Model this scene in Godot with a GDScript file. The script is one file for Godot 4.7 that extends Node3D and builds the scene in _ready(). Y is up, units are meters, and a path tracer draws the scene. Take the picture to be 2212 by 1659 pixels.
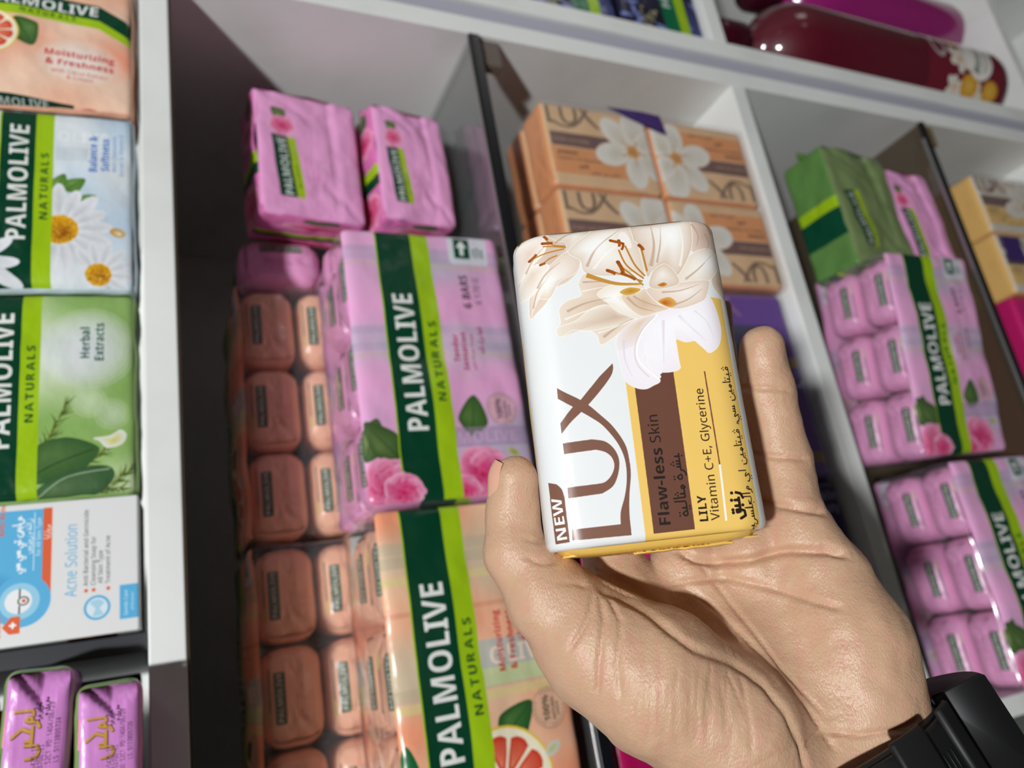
extends Node3D
# A hand holds up a paper-wrapped soap bar in front of the white soap shelves of a shop.

const EYE := Vector3(0.0, 1.35, 0.45)

func _ready() -> void:
	# ---- camera
	var cam := Camera3D.new()
	cam.name = "camera"
	cam.transform = Transform3D(Basis(Vector3(0.9031, -0.1614, 0.3981), Vector3(0.0137, 0.9371, 0.3488), Vector3(-0.4293, -0.3095, 0.8485)).orthonormalized(), EYE)
	cam.near = 0.02
	cam.far = 40.0
	var lens := CameraAttributesPhysical.new()
	lens.frustum_focal_length = 24.029
	lens.frustum_focus_distance = 0.238
	lens.exposure_aperture = 9.6
	lens.frustum_near = 0.02
	lens.frustum_far = 40.0
	cam.attributes = lens
	cam.keep_aspect = Camera3D.KEEP_HEIGHT
	add_child(cam)
	cam.current = true
	# ---- surroundings and exposure
	var env := Environment.new()
	env.background_mode = Environment.BG_COLOR
	env.background_color = Color(0, 0, 0)
	env.tonemap_mode = Environment.TONE_MAPPER_LINEAR
	env.tonemap_exposure = 0.55
	env.sdfgi_enabled = true
	env.ssao_enabled = true
	env.ssil_enabled = true
	var we := WorldEnvironment.new()
	we.name = "surroundings"
	we.environment = env
	add_child(we)
	# ---- the shop
	room()
	lamps()
	cabinets()
	glass_dividers()
	# ---- goods, then the hand
	goods()
	hand_and_soap()

# ---------------------------------------------------------------- helpers
func mat(c: Color, rough := 0.6, metal := 0.0) -> StandardMaterial3D:
	var m := StandardMaterial3D.new()
	m.albedo_color = c
	m.roughness = rough
	m.metallic = metal
	return m


func srgb(r: int, g: int, b: int, a := 255) -> Color:
	return Color8(r, g, b, a)


func printed(im: Image, rough := 0.35, bump: Texture2D = null, bump_scale := 0.3) -> StandardMaterial3D:
	var m := StandardMaterial3D.new()
	m.albedo_texture = ImageTexture.create_from_image(im)
	m.roughness = rough
	m.texture_repeat = false
	if bump:
		m.normal_enabled = true
		m.normal_texture = bump
		m.normal_scale = bump_scale
	return m


var taken := {}

func numbered(called: String) -> String:
	if not taken.has(called):
		taken[called] = 0
		return called
	taken[called] += 1
	return "%s_%03d" % [called, taken[called]]


func tag(o: Node3D, label: String, category: String, group := "") -> Node3D:
	o.set_meta("label", label)
	o.set_meta("category", category)
	if group:
		o.set_meta("group", group)
	return o


func thing(called: String, label: String, category: String, at := Vector3.ZERO, group := "") -> Node3D:
	var o := Node3D.new()
	o.name = numbered(called)
	add_child(o)
	o.position = at
	return tag(o, label, category, group)


func part(parent: Node3D, called: String, mesh: Mesh, m: Material = null, at := Vector3.ZERO) -> MeshInstance3D:
	var o := MeshInstance3D.new()
	o.name = called
	o.mesh = mesh
	if m:
		o.material_override = m
	parent.add_child(o, true)
	o.position = at
	return o


func structure(called: String, mesh: Mesh, m: Material, at := Vector3.ZERO) -> MeshInstance3D:
	var o := part(self, called, mesh, m, at)
	o.set_meta("kind", "structure")
	return o


func copy_of(o: Node3D, label: String, group := "") -> Node3D:
	var c: Node3D = o.duplicate()
	c.name = numbered(String(o.name).trim_suffix("_" + String(o.name).get_slice("_", String(o.name).get_slice_count("_") - 1)) if String(o.name).right(3).is_valid_int() else String(o.name))
	add_child(c)
	c.set_meta("label", label)
	if group:
		c.set_meta("group", group)
	return c


# six faces: 0 +x, 1 -x, 2 +y, 3 -y, 4 +z, 5 -z; right and up of each as seen from outside
const FN := [Vector3(1, 0, 0), Vector3(-1, 0, 0), Vector3(0, 1, 0), Vector3(0, -1, 0), Vector3(0, 0, 1), Vector3(0, 0, -1)]
const FR := [Vector3(0, 0, -1), Vector3(0, 0, 1), Vector3(1, 0, 0), Vector3(1, 0, 0), Vector3(1, 0, 0), Vector3(-1, 0, 0)]
const FU := [Vector3(0, 1, 0), Vector3(0, 1, 0), Vector3(0, 0, -1), Vector3(0, 0, 1), Vector3(0, 1, 0), Vector3(0, 1, 0)]


# rounded box; "slots" gives each face its surface, "shape" (face, a, b) -> Vector3 displacement with a, b in -1..1
func soft_box(size: Vector3, r: float, n := 6, slots := [0, 0, 0, 0, 0, 0], mats := [], shape = null, rn := 3) -> ArrayMesh:
	var h := size * 0.5
	var surfaces := {}
	var acc := {}
	var faces := []
	for f in 6:
		var eu: float = absf(FR[f].dot(h))
		var ev: float = absf(FU[f].dot(h))
		var ga := ticks(eu, r, n, rn)
		var gb := ticks(ev, r, n, rn)
		var pos := PackedVector3Array()
		var uv := PackedVector2Array()
		for b in gb:
			for a in ga:
				var p: Vector3 = FN[f] * absf(FN[f].dot(h)) + FR[f] * a - FU[f] * b
				var inner := p.clamp(-h + Vector3.ONE * r, h - Vector3.ONE * r)
				var d := p - inner
				var q := inner + d.normalized() * r
				if shape != null:
					q += shape.call(f, a / eu, b / ev, q)
				pos.append(q)
				uv.append(Vector2(0.5 + 0.5 * a / eu, 0.5 + 0.5 * b / ev))
		var idx := PackedInt32Array()
		var w := ga.size()
		for j in gb.size() - 1:
			for i in w - 1:
				var k := j * w + i
				idx.append_array([k, k + 1, k + w + 1, k, k + w + 1, k + w])
		for t in range(0, idx.size(), 3):
			var p0 := pos[idx[t]]
			var nn := (pos[idx[t + 2]] - p0).cross(pos[idx[t + 1]] - p0)
			for e in 3:
				var key := Vector3i((pos[idx[t + e]] * 50000.0).round())
				acc[key] = acc.get(key, Vector3.ZERO) + nn
		faces.append([f, pos, uv, idx])
	for q in faces:
		var s: int = slots[q[0]]
		if not surfaces.has(s):
			surfaces[s] = [PackedVector3Array(), PackedVector3Array(), PackedVector2Array(), PackedInt32Array()]
		var S: Array = surfaces[s]
		var base: int = S[0].size()
		var nor := PackedVector3Array()
		for p in q[1]:
			nor.append((acc[Vector3i((p * 50000.0).round())] as Vector3).normalized())
		S[0].append_array(q[1])
		S[1].append_array(nor)
		S[2].append_array(q[2])
		var shifted := PackedInt32Array()
		for i in q[3]:
			shifted.append(i + base)
		S[3].append_array(shifted)
	var mesh := ArrayMesh.new()
	var keys := surfaces.keys()
	keys.sort()
	for s in keys:
		var arr := []
		arr.resize(Mesh.ARRAY_MAX)
		arr[Mesh.ARRAY_VERTEX] = surfaces[s][0]
		arr[Mesh.ARRAY_NORMAL] = surfaces[s][1]
		arr[Mesh.ARRAY_TEX_UV] = surfaces[s][2]
		arr[Mesh.ARRAY_INDEX] = surfaces[s][3]
		mesh.add_surface_from_arrays(Mesh.PRIMITIVE_TRIANGLES, arr)
		if s < mats.size():
			mesh.surface_set_material(mesh.get_surface_count() - 1, mats[s])
	return mesh


func ticks(e: float, r: float, n: int, rn: int) -> PackedFloat32Array:
	var t := PackedFloat32Array()
	for i in rn:
		t.append(-e + r * (1.0 - cos(PI * 0.5 * i / rn)) if false else -e + r * tan(PI * 0.25 * i / rn))
	for i in n + 1:
		t.append(lerpf(-e + r, e - r, float(i) / n))
	for i in rn:
		t.append(e - r * tan(PI * 0.25 * (rn - 1 - i) / rn))
	return t


func board(x0: float, x1: float, y0: float, y1: float, z0: float, z1: float) -> Array:
	return [soft_box(Vector3(x1 - x0, y1 - y0, z1 - z0), 0.0012, 1, [0, 0, 0, 0, 0, 0], [], null, 2), Vector3((x0 + x1) / 2, (y0 + y1) / 2, (z0 + z1) / 2)]


# lathe: profile of (radius, height) pairs turned about y, v runs along the profile
func lathe(profile: Array, seg := 32, squash := 1.0) -> ArrayMesh:
	var st := SurfaceTool.new()
	st.begin(Mesh.PRIMITIVE_TRIANGLES)
	st.set_smooth_group(0)
	for j in profile.size():
		for i in seg + 1:
			var a := TAU * i / seg
			st.set_uv(Vector2(float(i) / seg, float(j) / (profile.size() - 1)))
			st.add_vertex(Vector3(cos(a) * profile[j][0], profile[j][1], sin(a) * profile[j][0] * squash))
	for j in profile.size() - 1:
		for i in seg:
			var k := j * (seg + 1) + i
			for q in [k, k + seg + 1, k + 1, k + 1, k + seg + 1, k + seg + 2]:
				st.add_index(q)
	st.generate_normals()
	return st.commit()


func noise(seed_: int, freq: float, oct := 3) -> FastNoiseLite:
	var n := FastNoiseLite.new()
	n.seed = seed_
	n.noise_type = FastNoiseLite.TYPE_SIMPLEX_SMOOTH
	n.frequency = freq
	n.fractal_octaves = oct
	return n


func noise_normal(seed_: int, freq: float, strength: float, px := 256) -> NoiseTexture2D:
	var t := NoiseTexture2D.new()
	t.width = px
	t.height = px
	t.seamless = true
	t.as_normal_map = true
	t.bump_strength = strength
	t.noise = noise(seed_, freq, 4)
	return t


# ---------------------------------------------------------------- print shop: flat artwork drawn into images
class Art:
	var im: Image
	var k: float
	var lw: float
	var lh: float
	var strip: Image
	static var fonts := {}

	func _init(w: float, h: float, px_per_unit: float, c: Color) -> void:
		lw = w
		lh = h
		k = px_per_unit * 2.0
		im = Image.create(int(round(w * k / 2.0)) * 2, int(round(h * k / 2.0)) * 2, false, Image.FORMAT_RGBA8)
		im.fill(c)

	func done() -> Image:
		im.shrink_x2()
		im.convert(Image.FORMAT_RGB8)
		return im

	func span(x0: float, x1: float, y: int, c: Color) -> void:
		var a := maxi(int(round(x0)), 0)
		var b := mini(int(round(x1)), im.get_width())
		if b <= a or y < 0 or y >= im.get_height():
			return
		if c.a >= 0.999:
			im.fill_rect(Rect2i(a, y, b - a, 1), c)
		else:
			im.blend_rect(strip, Rect2i(0, 0, b - a, 1), Vector2i(a, y))

	func ready_strip(c: Color) -> void:
		if c.a < 0.999:
			strip = Image.create(im.get_width(), 1, false, Image.FORMAT_RGBA8)
			strip.fill(c)

	func poly(pts: PackedVector2Array, c: Color) -> void:
		ready_strip(c)
		var y0 := 1e9
		var y1 := -1e9
		for p in pts:
			y0 = minf(y0, p.y * k)
			y1 = maxf(y1, p.y * k)
		var r0 := maxi(int(floor(y0)), 0)
		var r1 := mini(int(ceil(y1)), im.get_height() - 1)
		if r1 < r0:
			return
		var rows := []
		rows.resize(r1 - r0 + 1)
		for i in rows.size():
			rows[i] = []
		var n := pts.size()
		for i in n:
			var a := pts[i] * k
			var b := pts[(i + 1) % n] * k
			if a.y > b.y:
				var t := a
				a = b
				b = t
			if b.y - a.y < 1e-6:
				continue
			var ya := maxi(int(ceil(a.y - 0.5)), r0)
			var yb := mini(int(ceil(b.y - 0.5)) - 1, r1)
			var s := (b.x - a.x) / (b.y - a.y)
			for y in range(ya, yb + 1):
				rows[y - r0].append(a.x + (y + 0.5 - a.y) * s)
		for i in rows.size():
			var xs: Array = rows[i]
			xs.sort()
			for j in range(0, xs.size() - 1, 2):
				span(xs[j], xs[j + 1], r0 + i, c)

	func rect(x: float, y: float, w: float, h: float, c: Color) -> void:
		poly(PackedVector2Array([Vector2(x, y), Vector2(x + w, y), Vector2(x + w, y + h), Vector2(x, y + h)]), c)

	func round_rect(x: float, y: float, w: float, h: float, r: float, c: Color) -> void:
		var p := PackedVector2Array()
		for q in [[x + w - r, y + r, -PI / 2], [x + w - r, y + h - r, 0.0], [x + r, y + h - r, PI / 2], [x + r, y + r, PI]]:
			for i in 5:
				var a: float = q[2] + PI / 2 * i / 4
				p.append(Vector2(q[0] + cos(a) * r, q[1] + sin(a) * r))
		poly(p, c)

	func oval(x: float, y: float, rx: float, ry: float, turn := 0.0, n := 36) -> PackedVector2Array:
		var p := PackedVector2Array()
		for i in n:
			p.append(Vector2(cos(TAU * i / n) * rx, sin(TAU * i / n) * ry).rotated(turn) + Vector2(x, y))
		return p

	func soft(x: float, y: float, rx: float, ry: float, c: Color, turn := 0.0, steps := 10) -> void:
		var each := 1.0 - pow(1.0 - c.a, 1.0 / steps)
		for i in steps:
			var t := 1.0 - float(i) / steps
			poly(oval(x, y, rx * t, ry * t, turn), Color(c, each))

	# fill whose colour goes from the rim to the heart at "at"
	func grad(pts: PackedVector2Array, at: Vector2, rim: Color, heart: Color, steps := 12, bend := 1.0) -> void:
		for i in steps:
			var t := float(i) / steps
			var q := PackedVector2Array()
			for p in pts:
				q.append(p.lerp(at, t))
			poly(q, rim.lerp(heart, pow(t + 0.5 / steps, bend)))

	func line(pts: PackedVector2Array, w: float, c: Color, w1 := -1.0) -> void:
		if w1 < 0.0:
			w1 = w
		var n := pts.size()
		var left := PackedVector2Array()
		var right := PackedVector2Array()
		for i in n:
			var d := (pts[mini(i + 1, n - 1)] - pts[maxi(i - 1, 0)]).normalized()
			var hw := lerpf(w, w1, float(i) / maxi(n - 1, 1)) / 2
			left.append(pts[i] + Vector2(-d.y, d.x) * hw)
			right.append(pts[i] - Vector2(-d.y, d.x) * hw)
		right.reverse()
		left.append_array(right)
		poly(left, c)

	func curve(flat: Array, closed := false, steps := 6) -> PackedVector2Array:
		var p := PackedVector2Array()
		for i in range(0, flat.size(), 2):
			p.append(Vector2(flat[i], flat[i + 1]))
		var out := PackedVector2Array()
		var n := p.size()
		for i in (n if closed else n - 1):
			var a := p[(i - 1 + n) % n] if closed or i > 0 else p[0]
			var b := p[i]
			var c := p[(i + 1) % n]
			var d := p[(i + 2) % n] if closed or i + 2 < n else p[n - 1]
			for s in steps:
				out.append(b.cubic_interpolate(c, a, d, float(s) / steps))
		if not closed:
			out.append(p[n - 1])
		return out

	# grid of colours stretched smoothly over the whole sheet
	func wash(rows: Array) -> void:
		var s := Image.create(rows[0].size(), rows.size(), false, Image.FORMAT_RGBA8)
		for j in rows.size():
			for i in rows[j].size():
				s.set_pixel(i, j, rows[j][i])
		s.resize(im.get_width(), im.get_height(), Image.INTERPOLATE_CUBIC)
		im.blit_rect(s, Rect2i(Vector2i.ZERO, s.get_size()), Vector2i.ZERO)

	# lettering: "cap" is the height of a capital, (x, y) the start of the base line, "turn" counter-clockwise degrees
	func text(what: String, x: float, y: float, cap: float, c: Color, turn := 0.0, weight := 700, stretch := 1.0, align := -1, face := "Droid Sans", gap := 0.0) -> float:
		var key := face + str(weight)
		if not fonts.has(key):
			var f := SystemFont.new()
			f.font_names = PackedStringArray([face])
			f.font_weight = weight
			fonts[key] = f
		var fs := 96
		var place := 0.0
		var pieces := []
		if gap != 0.0:
			for ch in what:
				pieces.append(ch)
		else:
			pieces.append(what)
		var meshes := []
		for s in pieces:
			var t := TextMesh.new()
			t.font = fonts[key]
			t.font_size = fs
			t.pixel_size = 1.0
			t.depth = 0.0
			t.curve_step = 2.0
			t.horizontal_alignment = HORIZONTAL_ALIGNMENT_LEFT
			t.text = s
			if s == " ":
				meshes.append([PackedVector3Array(), place])
				place += fs * 0.3
				continue
			var arrays := t.get_mesh_arrays()
			var box := t.get_aabb()
			meshes.append([arrays[Mesh.ARRAY_VERTEX], place - box.position.x])
			place += box.size.x + gap * fs
		if gap != 0.0:
			place -= gap * fs
		var u := cap / (0.714 * fs)
		var width := place * u * stretch
		var off := 0.0 if align < 0 else (-width / 2 if align == 0 else -width)
		ready_strip(c)
		var ca := cos(deg_to_rad(turn))
		var sa := sin(deg_to_rad(turn))
		for m in meshes:
			var v: PackedVector3Array = m[0]
			for i in range(0, v.size(), 3):
				var q := [Vector2(), Vector2(), Vector2()]
				for j in 3:
					var gx: float = (v[i + j].x + m[1]) * u * stretch + off
					var gy: float = (v[i + j].y + 0.344 * fs) * u
					q[j] = Vector2(x + gx * ca - gy * sa, y - gx * sa - gy * ca) * k
				tri(q[0], q[1], q[2], c)
		return width

	func tri(a: Vector2, b: Vector2, d: Vector2, c: Color) -> void:
		var y0 := int(ceil(minf(a.y, minf(b.y, d.y)) - 0.5))
		var y1 := int(ceil(maxf(a.y, maxf(b.y, d.y)) - 0.5)) - 1
		var e := [a, b, b, d, d, a]
		for y in range(y0, y1 + 1):
			var yy := y + 0.5
			var lo := 1e9
			var hi := -1e9
			for i in 3:
				var p: Vector2 = e[i * 2]
				var q: Vector2 = e[i * 2 + 1]
				if (p.y <= yy) != (q.y <= yy):
					var x := p.x + (yy - p.y) / (q.y - p.y) * (q.x - p.x)
					lo = minf(lo, x)
					hi = maxf(hi, x)
			if hi > lo:
				span(lo, hi, y, c)

# ---------------------------------------------------------------- the shop around the shelves
func room() -> void:
	var paint := mat(srgb(120, 116, 112), 0.9)
	var tile := mat(srgb(110, 106, 102), 0.4)
	var b := board(-2.6, 3.2, -0.1, 0.0, -0.6, 3.6)
	structure("floor", b[0], tile, b[1])
	b = board(-2.6, 3.2, 2.9, 3.0, -0.6, 3.6)
	structure("ceiling", b[0], paint, b[1])
	b = board(-2.6, 3.2, 0.0, 2.9, -0.6, -0.5)
	structure("wall_back", b[0], paint, b[1])
	b = board(-2.6, 3.2, 0.0, 2.9, 3.5, 3.6)
	structure("wall_front", b[0], paint, b[1])
	b = board(-2.7, -2.6, 0.0, 2.9, -0.6, 3.6)
	structure("wall_left", b[0], paint, b[1])
	b = board(3.2, 3.3, 0.0, 2.9, -0.6, 3.6)
	structure("wall_right", b[0], paint, b[1])


func lamps() -> void:
	# the strong lamp of the shop: it stands behind the photographer, to the left, and throws the shadows
	var at := Vector3(-1.43, 1.05, 1.60)
	var aim := Vector3(0.25, 1.58, 0.0)
	var black := mat(srgb(28, 28, 30), 0.5)
	var l := thing("stand_lamp", "round white lamp head on a black floor stand facing the shelves", "lamp", Vector3(at.x, 0, at.z))
	part(l, "base", lathe([[0.0, 0.0], [0.14, 0.0], [0.15, 0.008], [0.14, 0.02], [0.03, 0.03], [0.0, 0.03]], 40), black)
	part(l, "pole", lathe([[0.0, 0.02], [0.012, 0.02], [0.012, 0.98], [0.0, 0.98]], 20), black)
	var head := part(l, "lamp_head", lathe([[0.0, -0.06], [0.04, -0.06], [0.062, -0.03], [0.068, 0.02], [0.064, 0.02], [0.06, 0.0], [0.0, 0.0]], 40), black, Vector3(0, at.y, 0))
	head.basis = Basis(Quaternion(Vector3.UP, (aim - at).normalized()))
	var glow := mat(srgb(255, 252, 246), 0.5)
	glow.emission_enabled = true
	glow.emission = Color(1.0, 0.98, 0.95)
	glow.emission_energy_multiplier = 3.0
	part(head, "bulb_glass", lathe([[0.0, 0.004], [0.058, 0.002], [0.05, 0.012], [0.0, 0.016]], 32), glow)
	var s := SpotLight3D.new()
	s.name = "stand_lamp_beam"
	s.light_color = Color(0.985, 0.995, 1.0)
	s.light_energy = LAMP
	s.light_size = 0.055
	s.spot_range = 9.0
	s.spot_angle = 62.0
	s.spot_angle_attenuation = 0.3
	s.spot_attenuation = 2.0
	s.shadow_enabled = true
	add_child(s)
	s.look_at_from_position(at + (aim - at).normalized() * 0.03, aim)
	# ceiling panels
	var n := 0
	for p in [Vector3(-1.2, 2.88, 2.2), Vector3(0.9, 2.88, 2.2), Vector3(0.9, 2.88, 0.9), Vector3(-1.2, 2.88, 0.9)]:
		var c := thing("ceiling_lamp", "square white light panel set in the shop ceiling", "ceiling lamp", p, "ceiling light panels of the shop")
		part(c, "frame", soft_box(Vector3(0.34, 0.03, 0.34), 0.004, 1), mat(srgb(230, 230, 230), 0.5))
		var g := mat(Color(1, 1, 1), 0.5)
		g.emission_enabled = true
		g.emission = Color(1.0, 0.98, 0.96)
		g.emission_energy_multiplier = 2.0
		part(c, "diffuser", soft_box(Vector3(0.3, 0.008, 0.3), 0.002, 1), g, Vector3(0, -0.017, 0))
		var a := AreaLight3D.new()
		a.name = "ceiling_panel_glow"
		a.area_size = Vector2(0.3, 0.3)
		a.light_energy = PANEL
		a.light_color = Color(1.0, 0.985, 0.97)
		a.area_range = 9.0
		a.shadow_enabled = true
		add_child(a, true)
		a.position = p + Vector3(0, -0.026, 0)
		a.rotation_degrees = Vector3(-90, 0, 0)
		n += 1

const LAMP := 9.0
const PANEL := 0.08


# ---------------------------------------------------------------- white shelf cabinets
const DEEP := -0.40

func cabinets() -> void:
	var wt := NoiseTexture2D.new()
	wt.width = 512
	wt.height = 512
	wt.seamless = true
	wt.noise = noise(11, 0.006, 5)
	var ramp := Gradient.new()
	ramp.colors = PackedColorArray([srgb(226, 227, 222), srgb(238, 239, 236), srgb(242, 243, 240)])
	ramp.offsets = PackedFloat32Array([0.0, 0.45, 1.0])
	wt.color_ramp = ramp
	var white := mat(Color(1, 1, 1), 0.42)
	white.albedo_texture = wt
	white.uv1_triplanar = true
	white.uv1_world_triplanar = true
	white.uv1_scale = Vector3.ONE * 2.3
	var grey := mat(srgb(176, 176, 188), 0.45)
	var dark := mat(srgb(62, 62, 66), 0.4)
	var brown := mat(srgb(98, 84, 62), 0.7)
	var lo := thing("lower_cabinet", "white melamine shelf cabinet full of soap packs below the grey seam", "shelf cabinet", Vector3(0.25, 1.19, -0.2))
	var up := thing("upper_cabinet", "white melamine shelf cabinet above the grey seam holding dark red bottles", "shelf cabinet", Vector3(0.25, 1.858, -0.2))
	var put := func(o: Node3D, called: String, m: Material, q: Array) -> void:
		part(o, called, q[0], m, q[1] - o.position)
	# lower: top board, uprights, bottom boards, back
	put.call(lo, "top_board", white, board(-0.56, 1.60, 1.822, 1.840, DEEP, 0.0))
	for x in [-0.536, -0.001, 0.519, 1.040, 1.56]:
		put.call(lo, "upright_panel", white, board(x, x + 0.018, 1.20, 1.8218, DEEP, 0.0))
		put.call(lo, "edge_band", brown, board(x + 0.0180, x + 0.0186, 1.20, 1.8216, -0.004, -0.0012))
	put.call(lo, "bottom_board", white, board(-0.56, 1.60, 1.182, 1.1998, DEEP, 0.0))
	for q in [[-0.5178, -0.0012], [0.0172, 0.5188], [0.5372, 1.0398], [1.0582, 1.5598]]:
		put.call(lo, "shelf_board", white, board(q[0], q[1], 1.224, 1.240, DEEP + 0.004, -0.01))
	put.call(lo, "shelf_board", dark, board(-0.5178, -0.0012, 1.374, 1.3835, DEEP + 0.004, -0.006))
	put.call(lo, "shelf_board", dark, board(-0.5178, -0.0012, 1.283, 1.291, DEEP + 0.004, -0.006))
	put.call(lo, "back_panel", white, board(-0.56, 1.60, 1.182, 1.840, DEEP - 0.012, DEEP))
	put.call(lo, "seam_strip", grey, board(-0.56, 1.60, 1.8402, 1.8578, DEEP, -0.004))
	# upper: bottom board, uprights, back
	put.call(up, "bottom_board", white, board(-0.56, 1.60, 1.858, 1.876, DEEP, 0.0))
	for x in [-0.536, -0.001, 0.513, 1.040, 1.56]:
		put.call(up, "upright_panel", white, board(x, x + 0.019, 1.8762, 2.30, DEEP, 0.0))
	put.call(up, "top_board", white, board(-0.56, 1.60, 2.3002, 2.318, DEEP, 0.0))
	put.call(up, "back_panel", white, board(-0.56, 1.60, 1.858, 2.318, DEEP - 0.012, DEEP))


func glass_dividers() -> void:
	var pane := mat(Color(0.42, 0.47, 0.47, 0.22), 0.04)
	pane.transparency = BaseMaterial3D.TRANSPARENCY_ALPHA
	var smoky := mat(Color(0.36, 0.31, 0.24, 0.55), 0.06)
	smoky.transparency = BaseMaterial3D.TRANSPARENCY_ALPHA
	var black := mat(srgb(16, 18, 22), 0.3)
	var metal := mat(srgb(170, 168, 166), 0.3, 0.8)
	var clip := mat(srgb(104, 92, 84), 0.45)
	var gold := mat(srgb(150, 128, 92), 0.35, 0.4)
	for q in [[0.2425, pane, clip, "clear glass divider with black front edge between pink packs and orange multipacks"], [0.790, smoky, gold, "smoky glass divider with thin black edge beside the yellow soap multipack"]]:
		var x: float = q[0]
		var w := 0.0095 if x < 0.5 else 0.007
		var g := thing("glass_divider", q[3], "divider", Vector3(x + w / 2, 1.2402, -0.15))
		var b := board(x + 0.0015, x + w - 0.0015, 1.2404, 1.8205, -0.33, -0.003)
		part(g, "pane", b[0], q[1], b[1] - g.position)
		b = board(x, x + w, 1.2403, 1.8212, -0.003, 0.002)
		part(g, "edge_strip", b[0], black, b[1] - g.position)
		b = board(x - 0.0016, x - 0.0001, 1.2403, 1.80, -0.004, 0.0005)
		part(g, "edge_trim", b[0], metal, b[1] - g.position)
		b = board(x + w + 0.001, x + w + 0.020, 1.796, 1.8216, -0.014, -0.004)
		part(g, "corner_clip", b[0], q[2], b[1] - g.position)

# ---------------------------------------------------------------- artwork
const GREEN := Color8(8, 62, 40)
const LIME := Color8(160, 196, 26)
const INK := Color8(40, 30, 26)

# hand-drawn Arabic letter runs: each letter is [advance, strokes, dots], x counts leftwards from the right end
const LETTERS := {
	"b": [0.6, [[0, 0, 0.3, 0, 0.32, 0.55, 0.36, 0, 0.6, 0]], [0.3, -0.4]],
	"t": [0.6, [[0, 0, 0.3, 0, 0.32, 0.55, 0.36, 0, 0.6, 0]], [0.2, 0.95, 0.5, 0.95]],
	"th": [0.6, [[0, 0, 0.3, 0, 0.32, 0.55, 0.36, 0, 0.6, 0]], [0.18, 0.9, 0.5, 0.9, 0.34, 1.2]],
	"n": [0.6, [[0, 0, 0.3, 0, 0.32, 0.55, 0.36, 0, 0.6, 0]], [0.3, 0.95]],
	"y": [0.6, [[0, 0, 0.3, 0, 0.32, 0.55, 0.36, 0, 0.6, 0]], [0.18, -0.4, 0.46, -0.4]],
	"a": [0.35, [[0, 0, 0.1, 0, 0.14, 1.5]], []],
	"A": [0.45, [[0.2, 0, 0.2, 1.5]], []],
	"l": [0.45, [[0, 0, 0.22, 0, 0.24, 1.5, 0.28, 0, 0.45, 0]], []],
	"L": [0.5, [[0.12, 1.5, 0.14, 0.1, 0.3, 0, 0.5, 0]], []],
	"m": [0.6, [[0, 0, 0.15, 0.3, 0.35, 0.3, 0.42, 0, 0.25, -0.2, 0.12, 0.0, 0.6, 0]], []],
	"r": [0.55, [[0, 0, 0.15, 0, 0.2, -0.3, 0.42, -0.55, 0.7, -0.6]], []],
	"R": [0.6, [[0.1, 0.4, 0.2, 0.0, 0.3, -0.35, 0.75, -0.55]], []],
	"z": [0.6, [[0.1, 0.4, 0.2, 0.0, 0.3, -0.35, 0.75, -0.55]], [0.15, 0.8]],
	"w": [0.75, [[0.5, 0.05, 0.2, 0.1, 0.12, 0.4, 0.35, 0.55, 0.5, 0.2, 0.5, -0.3, 0.9, -0.5]], []],
	"s": [1.05, [[0, 0, 0.2, 0, 0.22, 0.45, 0.26, 0, 0.5, 0, 0.52, 0.45, 0.56, 0, 0.8, 0, 0.82, 0.45, 0.86, 0, 1.05, 0]], []],
	"sh": [1.05, [[0, 0, 0.2, 0, 0.22, 0.45, 0.26, 0, 0.5, 0, 0.52, 0.45, 0.56, 0, 0.8, 0, 0.82, 0.45, 0.86, 0, 1.05, 0]], [0.3, 0.85, 0.65, 0.85, 0.48, 1.15]],
	"S": [1.7, [[0, 0.1, 0.1, 0, 0.3, 0, 0.32, 0.45, 0.36, 0, 0.6, 0, 0.62, 0.45, 0.7, -0.4, 1.1, -0.6, 1.5, -0.4, 1.6, 0.3]], []],
	"h": [0.65, [[0, 0, 0.1, 0.3, 0.3, 0.6, 0.55, 0.3, 0.45, 0, 0.1, 0]], [0.18, 1.0, 0.48, 1.0]],
	"q": [1.15, [[0, 0, 0.35, 0.05, 0.4, 0.45, 0.15, 0.5, 0.1, 0.1, 0.3, -0.5, 0.8, -0.55, 1.05, 0.1]], [0.1, 0.95, 0.4, 0.95]],
	"N": [1.0, [[0, 0, 0.1, -0.35, 0.45, -0.6, 0.85, -0.35, 0.9, 0.25]], [0.48, 0.45]],
	"Y": [1.1, [[0, 0, 0.2, 0.3, 0.45, 0.35, 0.3, -0.1, 0.15, -0.45, 0.6, -0.6, 1.05, -0.3, 1.05, 0]], [0.4, -1.0, 0.75, -1.0]],
	"v": [0.75, [[0.55, 0, 0.2, 0.05, 0.12, 0.4, 0.35, 0.55, 0.48, 0.25, 0.4, 0, 0.75, 0]], [0.18, 0.95, 0.5, 0.95, 0.34, 1.25]],
	"j": [0.7, [[0, 0, 0.15, 0, 0.55, 0.5, 0.1, 0.55, 0.55, 0.5, 0.45, 0.1, 0.7, 0]], [0.35, -0.4]],
	"k": [0.8, [[0, 0, 0.5, 0, 0.15, 0.75, 0.75, 1.5, 0.2, 0.8, 0.55, 0, 0.8, 0]], []],
	"K": [1.0, [[0.1, 0, 0.6, 0, 0.2, 0.75, 0.85, 1.5, 0.25, 0.8, 0.62, 0, 1.0, 0]], []],
	",": [0.4, [[0.2, 0.2, 0.1, 0.0, 0.25, -0.2]], []],
	" ": [0.45, [], []],
}


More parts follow.
